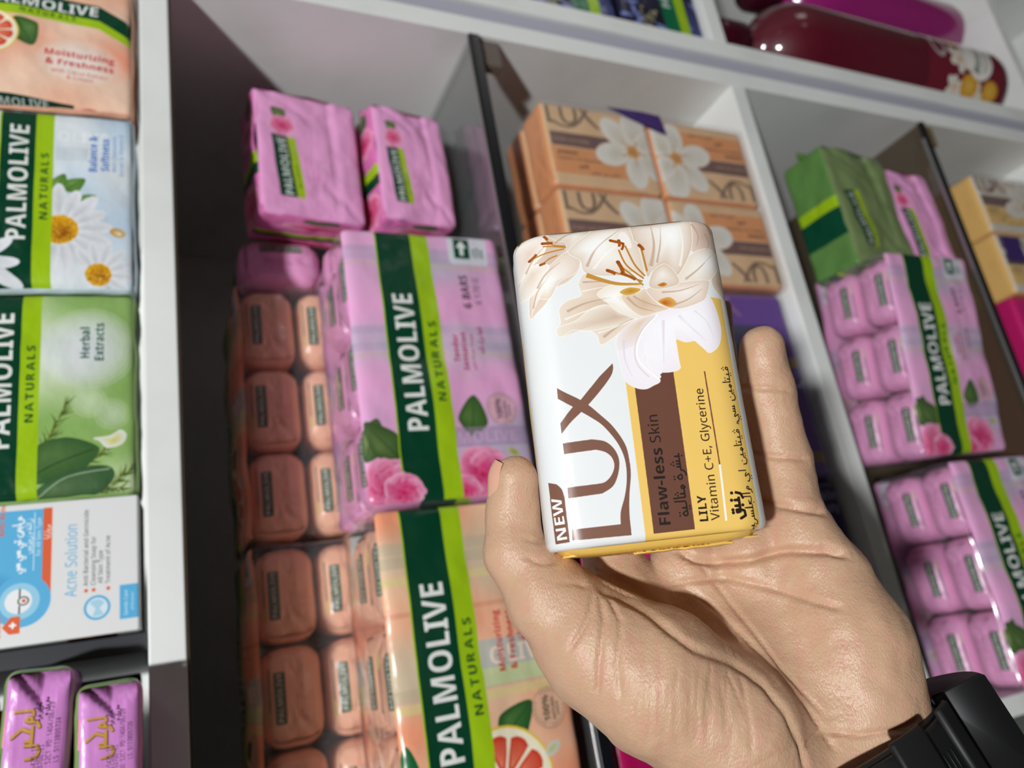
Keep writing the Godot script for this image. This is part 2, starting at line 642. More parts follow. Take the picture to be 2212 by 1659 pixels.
func arabic(art: Art, letters: String, x: float, y: float, size: float, c: Color, turn := 0.0, pen := 0.2, wide := 1.0) -> void:
	var at := 0.0
	var ca := cos(deg_to_rad(turn))
	var sa := sin(deg_to_rad(turn))
	for key in letters.split("|"):
		var g: Array = LETTERS[key]
		for s in g[1]:
			var p := PackedVector2Array()
			for i in range(0, s.size(), 2):
				var gx: float = -(at + s[i]) * size * wide
				var gy: float = s[i + 1] * size
				p.append(Vector2(x + gx * ca - gy * sa, y - gx * sa - gy * ca))
			for i in p.size() - 1:
				art.line(PackedVector2Array([p[i], p[i + 1]]), pen * size, c)
				art.poly(art.oval(p[i + 1].x, p[i + 1].y, pen * size / 2, pen * size / 2, 0, 8), c)
		for i in range(0, g[2].size(), 2):
			var gx: float = -(at + g[2][i]) * size * wide
			var gy: float = g[2][i + 1] * size
			art.poly(art.oval(x + gx * ca - gy * sa, y - gx * sa - gy * ca, pen * size * 0.62, pen * size * 0.62, 0, 8), c)
		at += g[0]


func leaf(art: Art, x0: float, y0: float, x1: float, y1: float, fat: float, c0: Color, c1: Color) -> void:
	var a := Vector2(x0, y0)
	var b := Vector2(x1, y1)
	var n := (b - a).orthogonal() * fat
	var m := a.lerp(b, 0.45)
	var pts := art.curve([a.x, a.y, (a.lerp(b, 0.2) + n * 0.75).x, (a.lerp(b, 0.2) + n * 0.75).y, (m + n).x, (m + n).y, b.x, b.y, (m - n).x, (m - n).y, (a.lerp(b, 0.2) - n * 0.75).x, (a.lerp(b, 0.2) - n * 0.75).y], true)
	art.grad(pts, m + n * 0.5, c0, c1, 8)
	art.line(PackedVector2Array([a, b]), fat * 3.0, c0.darkened(0.15), 0.2)


func rose(art: Art, x: float, y: float, r: float, seed_: int) -> void:
	var g := RandomNumberGenerator.new()
	g.seed = seed_
	var deep := Color8(178, 22, 66)
	var mid := Color8(222, 74, 130)
	var pale := Color8(250, 196, 222)
	for ring in 5:
		var rr := r * (1.0 - ring * 0.19)
		var n := 8 - ring
		for i in n:
			var a := TAU * i / n + ring * 0.7 + g.randf() * 0.5
			var px := x + cos(a) * rr * (0.5 + 0.1 * g.randf())
			var py := y + sin(a) * rr * 0.5
			var flat := PackedVector2Array()
			for k in 16:
				var b := TAU * k / 16
				var wob := 1.0 + 0.13 * sin(b * 3.0 + g.randf() * 0.6 + ring) + 0.06 * sin(b * 5.0 + i)
				flat.append(Vector2(cos(b) * rr * 0.5 * wob, sin(b) * rr * 0.4 * wob).rotated(a + 0.6) + Vector2(px, py))
			var rim := pale.lerp(mid, clampf(ring * 0.22 + g.randf() * 0.45 - 0.1, 0.0, 1.0))
			art.grad(flat, Vector2(x, y).lerp(Vector2(px, py), 0.45 + 0.3 * g.randf()), rim, deep.lerp(mid, g.randf() * 0.7), 8, 0.8)
	art.grad(art.oval(x, y, r * 0.16, r * 0.12, 0.5), Vector2(x, y), mid, deep, 5)


func slice(art: Art, x: float, y: float, r: float) -> void:
	art.poly(art.oval(x, y, r, r), Color8(232, 196, 60))
	art.poly(art.oval(x, y, r * 0.955, r * 0.955), Color8(246, 236, 206))
	for i in 10:
		var a := TAU * i / 10 + 0.2
		var p := PackedVector2Array()
		for q in [[0.1, 0.0], [0.5, -0.26], [0.78, -0.255], [0.83, -0.12], [0.84, 0.0], [0.83, 0.12], [0.78, 0.255], [0.5, 0.26]]:
			p.append(Vector2(x + cos(a + q[1]) * r * q[0], y + sin(a + q[1]) * r * q[0]))
		art.grad(p, Vector2(x + cos(a) * r * 0.35, y + sin(a) * r * 0.35), Color8(206, 66, 46), Color8(232, 112, 84), 6)
		for j in 7:
			var b := a + (j - 3) * 0.065
			art.line(PackedVector2Array([Vector2(x + cos(a) * r * 0.3, y + sin(a) * r * 0.3), Vector2(x + cos(b) * r * 0.74, y + sin(b) * r * 0.74)]), 0.25, Color8(240, 150, 120, 170))


func daisy(art: Art, x: float, y: float, r: float, n: int, from: float, to: float, seed_: int) -> void:
	var g := RandomNumberGenerator.new()
	g.seed = seed_
	for i in n:
		var a := lerpf(from, to, float(i) / maxi(n - 1, 1))
		var l := r * (0.9 + g.randf() * 0.15)
		var cx := x + cos(a) * l * 0.66
		var cy := y + sin(a) * l * 0.66
		art.grad(art.oval(cx, cy, l * 0.4, r * 0.155, a, 20), Vector2(x + cos(a) * r * 0.45, y + sin(a) * r * 0.45), Color8(232, 234, 236), Color8(206, 208, 212), 6)
		art.line(PackedVector2Array([Vector2(x + cos(a) * l * 0.4, y + sin(a) * l * 0.4), Vector2(cx + cos(a) * l * 0.3, cy + sin(a) * l * 0.3)]), 0.35, Color8(190, 192, 198, 150))
	art.grad(art.oval(x, y, r * 0.36, r * 0.34), Vector2(x + r * 0.1, y + r * 0.12), Color8(236, 178, 30), Color8(150, 84, 24), 8)
	for i in 160:
		var a := g.randf() * TAU
		var d := sqrt(g.randf()) * r * 0.34
		art.poly(art.oval(x + cos(a) * d, y + sin(a) * d, 0.35, 0.35, 0, 6), Color8(250, 206, 70) if i % 2 else Color8(140, 76, 22))


func band_print(art: Art, x0: float, x1: float, x2: float, y0: float, y1: float, n0: float, n1: float) -> void:
	# dark green band with the white name and the lime band beside it; words run upwards
	art.rect(x0 - 1.0, 0, 1.2, art.lh, LIME)
	art.rect(x0, 0, x1 - x0, art.lh, GREEN)
	art.rect(x1, 0, x2 - x1, art.lh, LIME)
	var cap := (x1 - x0) * 0.56
	var w := probe("PALMOLIVE", cap)
	art.text("PALMOLIVE", x1 - (x1 - x0) * 0.2, y0, cap, Color8(232, 232, 228), 90.0, 700, (y0 - y1) / w)
	var c2 := (x2 - x1) * 0.42
	w = probe("NATURALS", c2, 0.22)
	art.text("NATURALS", x2 - (x2 - x1) * 0.26, n0, c2, Color8(24, 74, 36), 90.0, 700, (n0 - n1) / w, -1, "Droid Sans", 0.22)


var probes := {}

func probe(s: String, cap: float, gap := 0.0) -> float:
	var key := s + str(gap)
	if not probes.has(key):
		var a := Art.new(4, 4, 1, Color.WHITE)
		probes[key] = a.text(s, 100, 100, 10.0, Color.WHITE, 0, 700, 1.0, -1, "Droid Sans", gap)
	return probes[key] * cap / 10.0


func ring_seal(art: Art, x: float, y: float, r: float, c: Color) -> void:
	art.poly(art.oval(x, y, r, r), Color(c, 0.55))
	art.poly(art.oval(x, y, r - 0.35, r - 0.35), Color8(226, 176, 190) if art.lw > 115 else Color8(230, 180, 150))
	for i in 30:
		if i % 10 < 8:
			var a := TAU * i / 30
			art.line(PackedVector2Array([Vector2(x + cos(a) * r * 0.78, y + sin(a) * r * 0.78), Vector2(x + cos(a) * r * 0.9, y + sin(a) * r * 0.9)]), 0.5, Color(c, 0.8))
	art.text("100%", x - 0.3, y + r * 0.62, r * 0.36, c, 90.0)
	art.text("NATURAL", x + r * 0.32, y + r * 0.6, r * 0.18, c, 90.0)
	art.text("ORIGIN", x + r * 0.56, y + r * 0.45, r * 0.14, c, 90.0)


func art_six_pink() -> Image:
	var a := Art.new(118, 194, 5.5, Color8(224, 150, 202))
	var p := Color8(234, 172, 214)
	var q := Color8(224, 170, 210)
	var g := Color8(198, 178, 202)
	a.wash([[p, p, q, p], [q, g, g, q], [p, p, p, p], [p, q, p, p], [g, g, g, g], [p, q, p, p], [p, p, p, p], [q, p, q, g], [p, p, g, g], [p, q, p, p]])
	for y in [14.0, 20.0, 74.0, 86.0, 148.0]:
		a.rect(0, y, 118, 5.5, Color8(176, 164, 190, 120))
	for y in [26.0, 93.0]:
		a.rect(0, y, 118, 3.5, Color8(200, 190, 150, 90))
	for q2 in [[12.0, 40.0, 16.0, 22.0], [90.0, 112.0, 20.0, 14.0], [10.0, 104.0, 12.0, 26.0], [88.0, 56.0, 22.0, 16.0]]:
		a.soft(q2[0], q2[1], q2[2], q2[3], Color8(244, 186, 224, 130))
	leaf(a, 2, 165, 12, 138, 0.34, Color8(70, 96, 52), Color8(120, 140, 84))
	leaf(a, 24, 164, 3, 140, 0.3, Color8(62, 88, 46), Color8(104, 128, 74))
	rose(a, 14, 182, 20, 3)
	rose(a, 29, 186, 13, 5)
	leaf(a, 74, 152, 79, 124, 0.36, Color8(58, 92, 44), Color8(96, 128, 66))
	rose(a, 78, 178, 21, 8)
	rose(a, 64, 188, 12, 9)
	a.rect(58, 146, 60, 13, Color8(168, 140, 176, 150))
	a.text("MOLIVE", 64, 156.5, 7.5, Color8(208, 170, 202, 220), 0.0, 700, 1.1)
	a.grad(a.oval(102, 164, 5, 2.6, 0.5), Vector2(103, 164), Color8(200, 196, 150), Color8(150, 150, 60), 6)
	band_print(a, 25, 49.5, 62.5, 147, 51, 128, 71)
	rose(a, 24, 186, 14, 21)
	# recycling badge
	a.round_rect(77, 1, 30, 24, 3, Color8(214, 216, 222, 235))
	a.rect(81.5, 4, 12, 16, Color8(10, 76, 50))
	a.poly(PackedVector2Array([Vector2(87.5, 6), Vector2(91.8, 11.5), Vector2(89, 11.5), Vector2(89, 17.5), Vector2(86, 17.5), Vector2(86, 11.5), Vector2(83.2, 11.5)]), Color8(226, 230, 228))
	for i in 3:
		a.text(["LOVE", "YOUR", "SKIN"][i], 97.6 + i * 3.2, 19, 2.2, Color8(20, 84, 56), 90.0)
	a.text("6 BARS", 88, 60, 6.2, Color8(66, 50, 60), 90.0, 700, 0.95)
	a.text("X 170 G", 96.5, 57, 4.8, Color8(66, 50, 60), 90.0, 400, 0.95)
	a.soft(76, 92, 18, 24, Color8(232, 196, 222, 200))
	a.text("Tender", 73.5, 100, 4.2, Color8(176, 36, 88), 90.0)
	a.text("Sensation", 79.5, 106, 4.2, Color8(176, 36, 88), 90.0)
	a.text("with Rose Petals", 85, 106, 2.6, Color8(176, 60, 110), 90.0, 400)
	arabic(a, "sh|y|h| |w|r|A|m| |n|a|s", 92, 74, 2.6, Color8(170, 50, 100), 90.0, 0.22)
	ring_seal(a, 98, 134, 11.5, Color8(92, 70, 92))
	return a.done()


func art_six_peach() -> Image:
	var a := Art.new(113, 194, 5.5, Color8(238, 182, 146))
	var p := Color8(240, 180, 146)
	var q := Color8(236, 190, 156)
	var r := Color8(240, 158, 122)
	var g := Color8(214, 188, 158)
	a.wash([[r, r, q, p], [g, g, g, q], [q, p, g, p], [p, r, p, r], [g, q, p, p], [g, g, q, q], [r, p, q, r], [p, p, q, p], [p, q, p, r], [q, p, p, p]])
	for y in [22.0, 30.0, 104.0]:
		a.rect(0, y, 113, 7, Color8(190, 176, 150, 130))
	for y in [42.0, 112.0]:
		a.rect(0, y, 113, 5, Color8(222, 210, 140, 150))
	a.rect(56, 84, 60, 17, Color8(178, 188, 182, 210))
	a.rect(56, 100, 60, 10, Color8(196, 214, 160, 200))
	a.text("OLIVE", 62, 98.5, 10, Color8(236, 214, 196), 0.0, 700, 1.05)
	a.rect(0, 62, 113, 3, Color8(206, 130, 104, 90))
	leaf(a, 4, 158, 5, 132, 0.3, Color8(22, 92, 48), Color8(64, 136, 80))
	leaf(a, 60, 142, 84, 122, 0.32, Color8(40, 84, 42), Color8(82, 124, 62))
	slice(a, 61, 163, 31)
	a.grad(a.oval(93, 150, 5.5, 3.2, -0.5), Vector2(92, 150), Color8(206, 214, 210), Color8(196, 190, 120), 6)
	band_print(a, 17.5, 43, 55.7, 146, 47.5, 124, 70)
	a.rect(81, -3, 26, 27, Color8(214, 226, 222))
	a.rect(84, 2, 12, 16, Color8(14, 96, 62))
	a.poly(PackedVector2Array([Vector2(90, 4), Vector2(94, 10), Vector2(91.3, 10), Vector2(91.3, 16), Vector2(88.7, 16), Vector2(88.7, 10), Vector2(86, 10)]), Color8(226, 230, 228))
	a.text("Moisturizing", 71, 103, 4.3, Color8(196, 38, 40), 90.0, 700, 0.98)
	a.text("& Freshness", 79, 103, 4.3, Color8(196, 38, 40), 90.0, 700, 0.98)
	arabic(a, "t|r|t|y|b| |w| |A|n|t|a|sh", 86.5, 62, 3.4, Color8(196, 50, 46), 90.0, 0.22)
	arabic(a, "b|a| |m|r|k|b|a|t", 93.5, 70, 2.8, Color8(196, 60, 50), 90.0, 0.2)
	ring_seal(a, 95, 128, 11.5, Color8(64, 70, 50))
	return a.done()


func art_bar_end(body: Color, ink: Color) -> Image:
	var a := Art.new(40, 61, 6, body)
	a.round_rect(6, 15, 8, 31, 0.8, Color8(30, 74, 44))
	a.text("PALMOLIVE", 12.0, 44.5, 3.6, Color8(206, 206, 196), 90.0, 700, 29.0 / probe("PALMOLIVE", 3.6))
	a.rect(0, 12, 1.4, 26, Color8(20, 60, 40))
	a.rect(0, 38, 1.4, 9, LIME)
	for i in 5:
		a.text(["DERMATOLOGIST", "TESTED SOAP 170g", "EXP 2026 / LOT", "MADE WITH", "NATURAL EXTRACT"][i], 22 + i * 2.6, 45 - (i % 2) * 4, 1.5, Color(ink, 0.75), 90.0, 400)
	return a.done()


func art_bar_side(body: Color) -> Image:
	var a := Art.new(100, 40, 3, body)
	a.rect(30, 0, 22, 40, GREEN)
	a.rect(52, 0, 9, 40, LIME)
	return a.done()


func art_grape_pack() -> Image:
	var a := Art.new(103, 112, 6, Color8(236, 186, 158))
	var p := Color8(238, 184, 156)
	var q := Color8(244, 204, 178)
	var r := Color8(238, 158, 128)
	a.wash([[p, p, q, p], [q, q, p, p], [p, q, q, q], [q, r, q, p], [r, p, p, r], [p, q, q, q], [q, q, p, q]])
	a.soft(73, 76, 24, 17, Color8(246, 238, 230, 235), 0.05)
	# band runs across, bent down at the right where the film folds
	a.poly(PackedVector2Array([Vector2(0, 20), Vector2(60, 26), Vector2(84, 30), Vector2(103, 42), Vector2(103, 54), Vector2(84, 42), Vector2(60, 38), Vector2(0, 34)]), GREEN)
	a.poly(PackedVector2Array([Vector2(0, 34), Vector2(60, 38), Vector2(84, 42), Vector2(103, 54), Vector2(103, 60), Vector2(84, 48.5), Vector2(60, 45), Vector2(0, 42)]), LIME)
	a.text("PALMOLIVE", 83, 38.5, 7.6, Color8(236, 236, 232), -4.0, 700, 1.1, 1)
	a.text("NATURALS", 70, 43.3, 3.4, Color8(40, 84, 36), -4.0, 700, 1.0, 1, "Droid Sans", 0.3)
	leaf(a, 37, 46, 47, 67, 0.4, Color8(54, 92, 44), Color8(100, 136, 70))
	slice(a, 22, 58, 17.5)
	a.text("Moisturizing", 73, 73.5, 4.6, Color8(206, 40, 46), -3.0, 700, 1.02, 0)
	a.text("& Freshness", 73, 80.5, 4.6, Color8(206, 40, 46), -3.0, 700, 1.02, 0)
	a.text("With Citrus Extract", 73, 86.5, 2.7, Color8(206, 80, 80), -3.0, 400, 1.0, 0)
	a.text("& Cream", 73, 90.5, 2.7, Color8(206, 80, 80), -3.0, 400, 1.0, 0)
	a.poly(PackedVector2Array([Vector2(0, 103), Vector2(36, 104), Vector2(70, 108), Vector2(69, 112), Vector2(0, 112)]), GREEN.darkened(0.2))
	a.text("MOLIVE", 56, 111, 4.6, Color8(170, 176, 172), 0.0, 700, 1.1, 1)
	a.poly(a.oval(78, 113, 7, 4), Color8(176, 40, 36))
	return a.done()


func art_chamomile() -> Image:
	var a := Art.new(103, 116, 6, Color8(206, 222, 234))
	var p := Color8(214, 226, 236)
	var q := Color8(196, 214, 230)
	var w := Color8(226, 232, 236)
	a.wash([[w, w, w, w, q], [w, w, p, w, p], [w, w, w, p, w], [p, w, w, q, p], [p, p, w, p, q], [q, w, w, w, p], [q, q, w, w, p]])
	a.text("OLIVE", 62, 22, 7, Color8(236, 240, 242), 0.0, 700, 1.0)
	a.rect(61, 26, 17, 9, Color8(196, 206, 214, 120))
	for q2 in [[61.0, 56.0, 66.0, 44.0], [66.0, 55.0, 77.0, 47.0], [74.0, 62.0, 83.0, 58.0]]:
		leaf(a, q2[0], q2[1], q2[2], q2[3], 0.34, Color8(84, 128, 50), Color8(120, 158, 84))
	daisy(a, 64, 80, 27, 11, -1.6, 2.2, 4)
	daisy(a, 84, 107, 19, 8, -2.2, 1.0, 7)
	a.grad(a.oval(94, 81, 4.2, 2.8, 0.3), Vector2(95, 82), Color8(196, 140, 50), Color8(240, 238, 214), 6)
	band_print(a, 33, 50.5, 60, 87, 13, 74, 31)
	for i in 3:
		a.grad(a.oval(33 + i * 2.5, 92 + i * 9, 9.5, 3.6, -0.6 + i * 0.55), Vector2(28, 96), Color8(232, 234, 236), Color8(206, 208, 214), 6)
	a.text("Balance &", 83, 42, 4.3, Color8(58, 110, 196), 90.0, 700, 25.0 / probe("Balance &", 4.3))
	a.text("Softness", 89.5, 41, 4.3, Color8(58, 110, 196), 90.0, 700, 22.5 / probe("Softness", 4.3))
	a.text("With Chamomile", 93.6, 41, 2.4, Color8(96, 140, 204), 90.0, 400)
	a.text("Extract & Vitamin E", 97.2, 43, 2.4, Color8(96, 140, 204), 90.0, 400)
	return a.done()


func art_herbal() -> Image:
	var a := Art.new(103, 117, 6, Color8(168, 196, 132))
	var p := Color8(186, 208, 156)
	var q := Color8(146, 182, 104)
	var w := Color8(214, 224, 204)
	a.wash([[p, w, p, q, q], [w, w, w, p, q], [w, w, w, w, q], [w, p, p, p, q], [w, p, q, q, q], [p, p, q, q, q], [p, q, q, q, p]])
	a.soft(80, 35, 24, 24, Color8(222, 226, 228, 240))
	a.soft(80, 66, 9, 9, Color8(206, 222, 186, 200), 0, 4)
	a.soft(91, 73, 9, 9, Color8(206, 220, 192, 190), 0, 4)
	var g := RandomNumberGenerator.new()
	g.seed = 12
	for tw in [[58.0, 92.0, 70.0, 66.0], [72.0, 104.0, 90.0, 92.0], [84.0, 116.0, 101.0, 104.0], [70.0, 112.0, 96.0, 114.0]]:
		for i in 34:
			var t := g.randf()
			var x := lerpf(tw[0], tw[2], t)
			var y := lerpf(tw[1], tw[3], t)
			var an := Vector2(tw[2] - tw[0], tw[3] - tw[1]).angle() + (g.randf() - 0.5) * 1.9
			a.line(PackedVector2Array([Vector2(x, y), Vector2(x + cos(an) * 6.5, y + sin(an) * 6.5)]), 0.9, Color8(70, 86, 34).lerp(Color8(120, 136, 62), g.randf()), 0.1)
	a.grad(a.curve([55, 90, 68, 85, 80, 88, 85, 93, 78, 102, 68, 106, 55, 108], true), Vector2(60, 94), Color8(60, 96, 52), Color8(92, 124, 70), 8)
	a.grad(a.curve([55, 113, 66, 105, 80, 101, 90, 102, 92, 108, 84, 116, 70, 120, 55, 120], true), Vector2(64, 112), Color8(58, 92, 56), Color8(94, 122, 80), 8)
	a.line(a.curve([55, 104, 66, 98, 82, 92]), 0.6, Color8(46, 70, 38))
	a.line(a.curve([55, 117, 70, 106, 90, 103]), 0.7, Color8(150, 176, 140))
	a.grad(a.curve([82, 86, 90, 85, 95, 82, 98, 85, 96, 90, 89, 92, 85, 88], true), Vector2(92, 88), Color8(232, 236, 232), Color8(214, 206, 120), 6)
	band_print(a, 29, 47, 56.3, 89, 14, 76, 33)
	a.text("Herbal", 80, 41, 4.6, Color8(34, 84, 70), 90.0, 700, 18.5 / probe("Herbal", 4.6))
	a.text("Extracts", 87, 42.5, 4.6, Color8(34, 84, 70), 90.0, 700, 22.5 / probe("Extracts", 4.6))
	return a.done()


func art_acne() -> Image:
	var a := Art.new(115, 69, 7, Color8(228, 227, 226))
	var blue := Color8(84, 176, 222)
	var red := Color8(226, 92, 40)
	a.rect(30, 3.5, 41.2, 43, blue)
	a.rect(71.2, 3.2, 4, 43, red)
	a.soft(45, 46, 20, 14, Color8(20, 110, 180, 160))
	a.poly(a.oval(63, 48, 12.4, 12.4), blue)
	a.poly(PackedVector2Array([Vector2(40, 46), Vector2(52, 40), Vector2(52, 61), Vector2(40, 61)]), Color8(228, 227, 226))
	a.poly(a.oval(62, 48, 8.6, 8.6), Color8(150, 206, 232))
	a.poly(a.oval(61.5, 48, 5.8, 5.8), Color8(240, 240, 240))
	a.line(PackedVector2Array([Vector2(62, 42), Vector2(62, 46.3)]), 0.7, Color8(60, 60, 64))
	a.line(PackedVector2Array([Vector2(62, 50), Vector2(62, 54)]), 0.7, Color8(60, 60, 64))
	a.poly(a.oval(63.6, 48, 2.5, 2.2), Color8(60, 60, 64))
	a.poly(a.oval(63.6, 48, 1.8, 1.6), Color8(240, 240, 240))
	a.poly(a.oval(63.8, 48, 0.9, 0.9), red)
	a.poly(PackedVector2Array([Vector2(55, 59.5), Vector2(58.5, 55), Vector2(62.5, 55), Vector2(62.5, 63), Vector2(58, 63)]), red)
	a.rect(59, 57.5, 0.9, 3, Color.WHITE)
	a.rect(57.9, 58.5, 3, 0.9, Color.WHITE)
	a.text("Anti Acne", 54.5, 16, 2.6, red, 90.0)
	a.text("Anti Acne", 52.5, 63, 2.4, red, 90.0, 400)
	a.text("Bacter", 54.5, 64, 2.6, red, 90.0)
	arabic(a, "S|a|b|w|N| |t|Y| |s|Y| |s|Y", 61.5, 6.5, 2.4, Color8(240, 246, 250), 90.0, 0.3)
	arabic(a, "z|d|A|k|n|h| |w| |z|d|w|y|r|w|S".replace("d", "r"), 66, 8, 1.8, Color8(226, 240, 248), 90.0, 0.22, 0.9)
	a.rect(67.3, 5, 0.35, 29, Color8(230, 242, 250))
	a.text("for All Skin Type", 70.3, 27, 1.9, Color8(236, 246, 252), 90.0, 400)
	arabic(a, "m|r|w|A|R|A|y|A", 74, 12, 1.6, Color8(250, 230, 220), 90.0, 0.22)
	a.text("Acne Solution", 86.5, 49, 5.2, Color8(96, 178, 222), 90.0, 400, 36.0 / (probe("Acne Solution", 5.2) * 0.93))
	var ink := Color8(70, 70, 76)
	a.text("Anti Bacterial and Germicide", 91.6, 44.5, 2.1, ink, 90.0, 400, 1.02)
	a.text("Cleansing Soap for", 95, 44.5, 2.1, ink, 90.0, 400)
	a.text("All Skin Type", 98.2, 44.0, 2.1, ink, 90.0, 400)
	a.text("Treatment of Acne", 101.6, 44.5, 2.1, ink, 90.0, 400)
	for x in [90.8, 94.2, 100.8]:
		a.poly(a.oval(x, 46.8, 0.9, 0.9), red)
	a.poly(a.oval(95.8, 55.6, 6, 6), blue)
	a.poly(a.oval(95.8, 55.6, 4.8, 4.8), Color8(222, 234, 240))
	a.poly(a.curve([92.6, 53, 96, 51.6, 99, 53.5, 97, 56, 98.5, 59, 94, 59.5, 95, 56], true), Color8(168, 212, 234))
	a.rect(106, 46, 9, 16.8, blue)
	a.text("Gentle Care", 109.6, 61, 1.7, Color8(232, 244, 250), 90.0, 400)
	a.text("of Rosever", 112.4, 59, 1.4, Color8(222, 238, 248), 90.0, 400)
	return a.done()


func art_violet_end(tail: String) -> Image:
	# end of a pink paper-wrapped bar: gold name and dot-matrix stamp running upwards
	var a := Art.new(28, 88, 9, Color8(216, 140, 210))
	arabic(a, "L|w|k|S", 13.3, 18.6, 5.2, Color8(96, 56, 26), 90.0, 0.32, 1.15)
	arabic(a, "L|w|k|S", 13.0, 18.4, 5.2, Color8(206, 156, 78), 90.0, 0.24, 1.15)
	var k := Color8(40, 24, 40)
	var s := [[" 355425:II", 15.6, 48.0], ["453700:II", 18.0, 48.0], ["00:52C1 PD:1404/06/29", 20.9, 48.0], ["LS 51138057" + tail, 24.0, 43.0]]
	for q in s:
		a.text(q[0], q[1], q[2], 2.1, k, 90.0, 700, 0.86, -1, "Droid Sans Mono")
	arabic(a, "t|w|l|y|d| |p|r|t".replace("d", "r").replace("p", "b"), 15.6, 16, 1.6, k, 90.0, 0.24)
	arabic(a, "m|S|r|f|+|m".replace("f", "q").replace("+", " "), 18.2, 14, 1.6, k, 90.0, 0.24)
	a.rect(0, 34, 1.6, 54, Color8(110, 150, 80))
	a.rect(0, 18, 1.6, 16, Color8(236, 150, 170))
	return a.done()


func art_pillow(body: Color, ink: Color, flower: bool) -> Image:
	var a := Art.new(84, 118, 5, body)
	if flower:
		leaf(a, 24, 28, 14, 19, 0.42, Color8(84, 104, 58), Color8(120, 134, 84))
		rose(a, 21, 36, 10.5, 2)
	a.poly(PackedVector2Array([Vector2(12, 46), Vector2(24.5, 46), Vector2(29.5, 100), Vector2(17, 100)]), Color8(18, 62, 44))
	a.poly(PackedVector2Array([Vector2(24.5, 46), Vector2(31, 46), Vector2(36, 100), Vector2(29.5, 100)]), Color8(164, 190, 36))
	a.text("PALMOLIVE", 27.0, 98, 6.2, Color8(206, 214, 206), 95.0, 700, 50.0 / probe("PALMOLIVE", 6.2))
	a.text("NATURALS", 33.2, 92, 2.6, Color8(60, 96, 40), 95.0, 700, 1.0, -1, "Droid Sans", 0.2)
	for i in 3:
		a.text(["with rose petal", "extract & milk", "soap 110 g"][i], 40 + i * 4.0, 84, 2.2, Color(ink, 0.6), 95.0, 400)
	return a.done()


func art_pillow_side(flower: bool) -> Image:
	var a := Art.new(42, 118, 4, Color8(220, 120, 180) if flower else Color8(96, 138, 72))
	if flower:
		a.rect(0, 62, 42, 12, LIME)
		a.rect(0, 72, 42, 10, GREEN)
		rose(a, 20, 100, 18, 31)
		rose(a, 24, 34, 16, 33)
		leaf(a, 20, 20, 30, 4, 0.4, Color8(50, 86, 44), Color8(90, 120, 70))
	else:
		a.rect(0, 52, 42, 11, LIME)
		a.rect(0, 63, 42, 26, Color8(8, 70, 48))
	return a.done()


func lux_word(a: Art, x: float, y: float, s: float, c: Color) -> void:
	# the curved three-letter name, drawn upright: x, y top left, s height
	var u := func(f: Array) -> PackedVector2Array:
		var p := PackedVector2Array()
		for i in range(0, f.size(), 2):
			p.append(Vector2(x + f[i] * s, y + f[i + 1] * s))
		return p
	a.poly(u.call([0.0, 0.0, 0.19, 0.0, 0.19, 0.8, 0.36, 0.83, 0.62, 0.97, 0.95, 1.02, 1.25, 0.95, 1.6, 0.7, 2.1, 0.0, 2.3, 0.0, 1.75, 0.76, 1.35, 1.08, 0.95, 1.15, 0.6, 1.09, 0.36, 0.97, 0.0, 0.97]), c)
	a.poly(u.call([0.7, 0.0, 0.89, 0.0, 0.89, 0.5, 0.97, 0.75, 1.16, 0.83, 1.35, 0.75, 1.43, 0.5, 1.43, 0.0, 1.62, 0.0, 1.62, 0.52, 1.5, 0.85, 1.16, 0.97, 0.82, 0.85, 0.7, 0.52]), c)
	a.poly(u.call([1.72, 0.0, 1.95, 0.0, 2.3, 0.48, 2.75, 0.98, 2.55, 1.0, 2.12, 0.6]), c)


func white_lily(a: Art, x: float, y: float, r: float, seed_: int) -> void:
	var g := RandomNumberGenerator.new()
	g.seed = seed_
	for i in 6:
		var an := TAU * i / 6 + g.randf() * 0.5 + 0.4
		var l := r * (0.85 + g.randf() * 0.3)
		var c := Vector2(x + cos(an) * l * 0.58, y + sin(an) * l * 0.58)
		a.grad(a.oval(c.x, c.y, l * 0.46, l * 0.31, an, 20), Vector2(x, y), Color8(226, 192, 158), Color8(214, 170, 124), 2)
		a.grad(a.oval(c.x, c.y, l * 0.44, l * 0.29, an, 20), Vector2(x + cos(an) * l * 0.35, y + sin(an) * l * 0.35), Color8(236, 232, 224), Color8(214, 204, 186), 6)
	a.grad(a.oval(x, y, r * 0.16, r * 0.16), Vector2(x, y), Color8(226, 170, 90), Color8(200, 130, 50), 4)
	for i in 5:
		var an := TAU * i / 5 + 0.2
		a.line(PackedVector2Array([Vector2(x, y), Vector2(x + cos(an) * r * 0.34, y + sin(an) * r * 0.34)]), r * 0.03, Color8(196, 130, 60))


func art_lux_bar(body: Color, panel: Color, dark: Color, word: Color, kind: int) -> Image:
	var a := Art.new(109, 84, 5, body)
	a.rect(5, 31, 79, 14, dark)
	a.rect(3, 46, 80, 26, panel)
	if kind == 1:
		a.rect(0, 62, 109, 9, Color8(150, 116, 66))
		a.rect(0, 0, 109, 4, Color8(140, 90, 190))
	if kind != 1:
		white_lily(a, 86, 42, 40, 3 + kind)
	lux_word(a, 5, 4, 19, word)
	a.text("FLAW-LESS SKIN", 8, 40, 3.2, Color(body, 0.6), 0, 700)
	a.text("JASMINE", 8, 53, 3.4, Color8(50, 34, 26))
	a.text("Vitamin C+E, Glycerine", 8, 58.5, 3.0, Color8(50, 34, 26), 0, 400)
	arabic(a, "y|a|s|m|y|N", 36, 64.5, 2.2, Color8(50, 34, 26), 0.0, 0.3)
	arabic(a, "v|y|t|a|m|y|N| |s|Y|,| |v|y|t|a|m|y|N", 66, 70, 1.8, Color8(60, 40, 30), 0.0, 0.22, 1.3)
	return a.done()


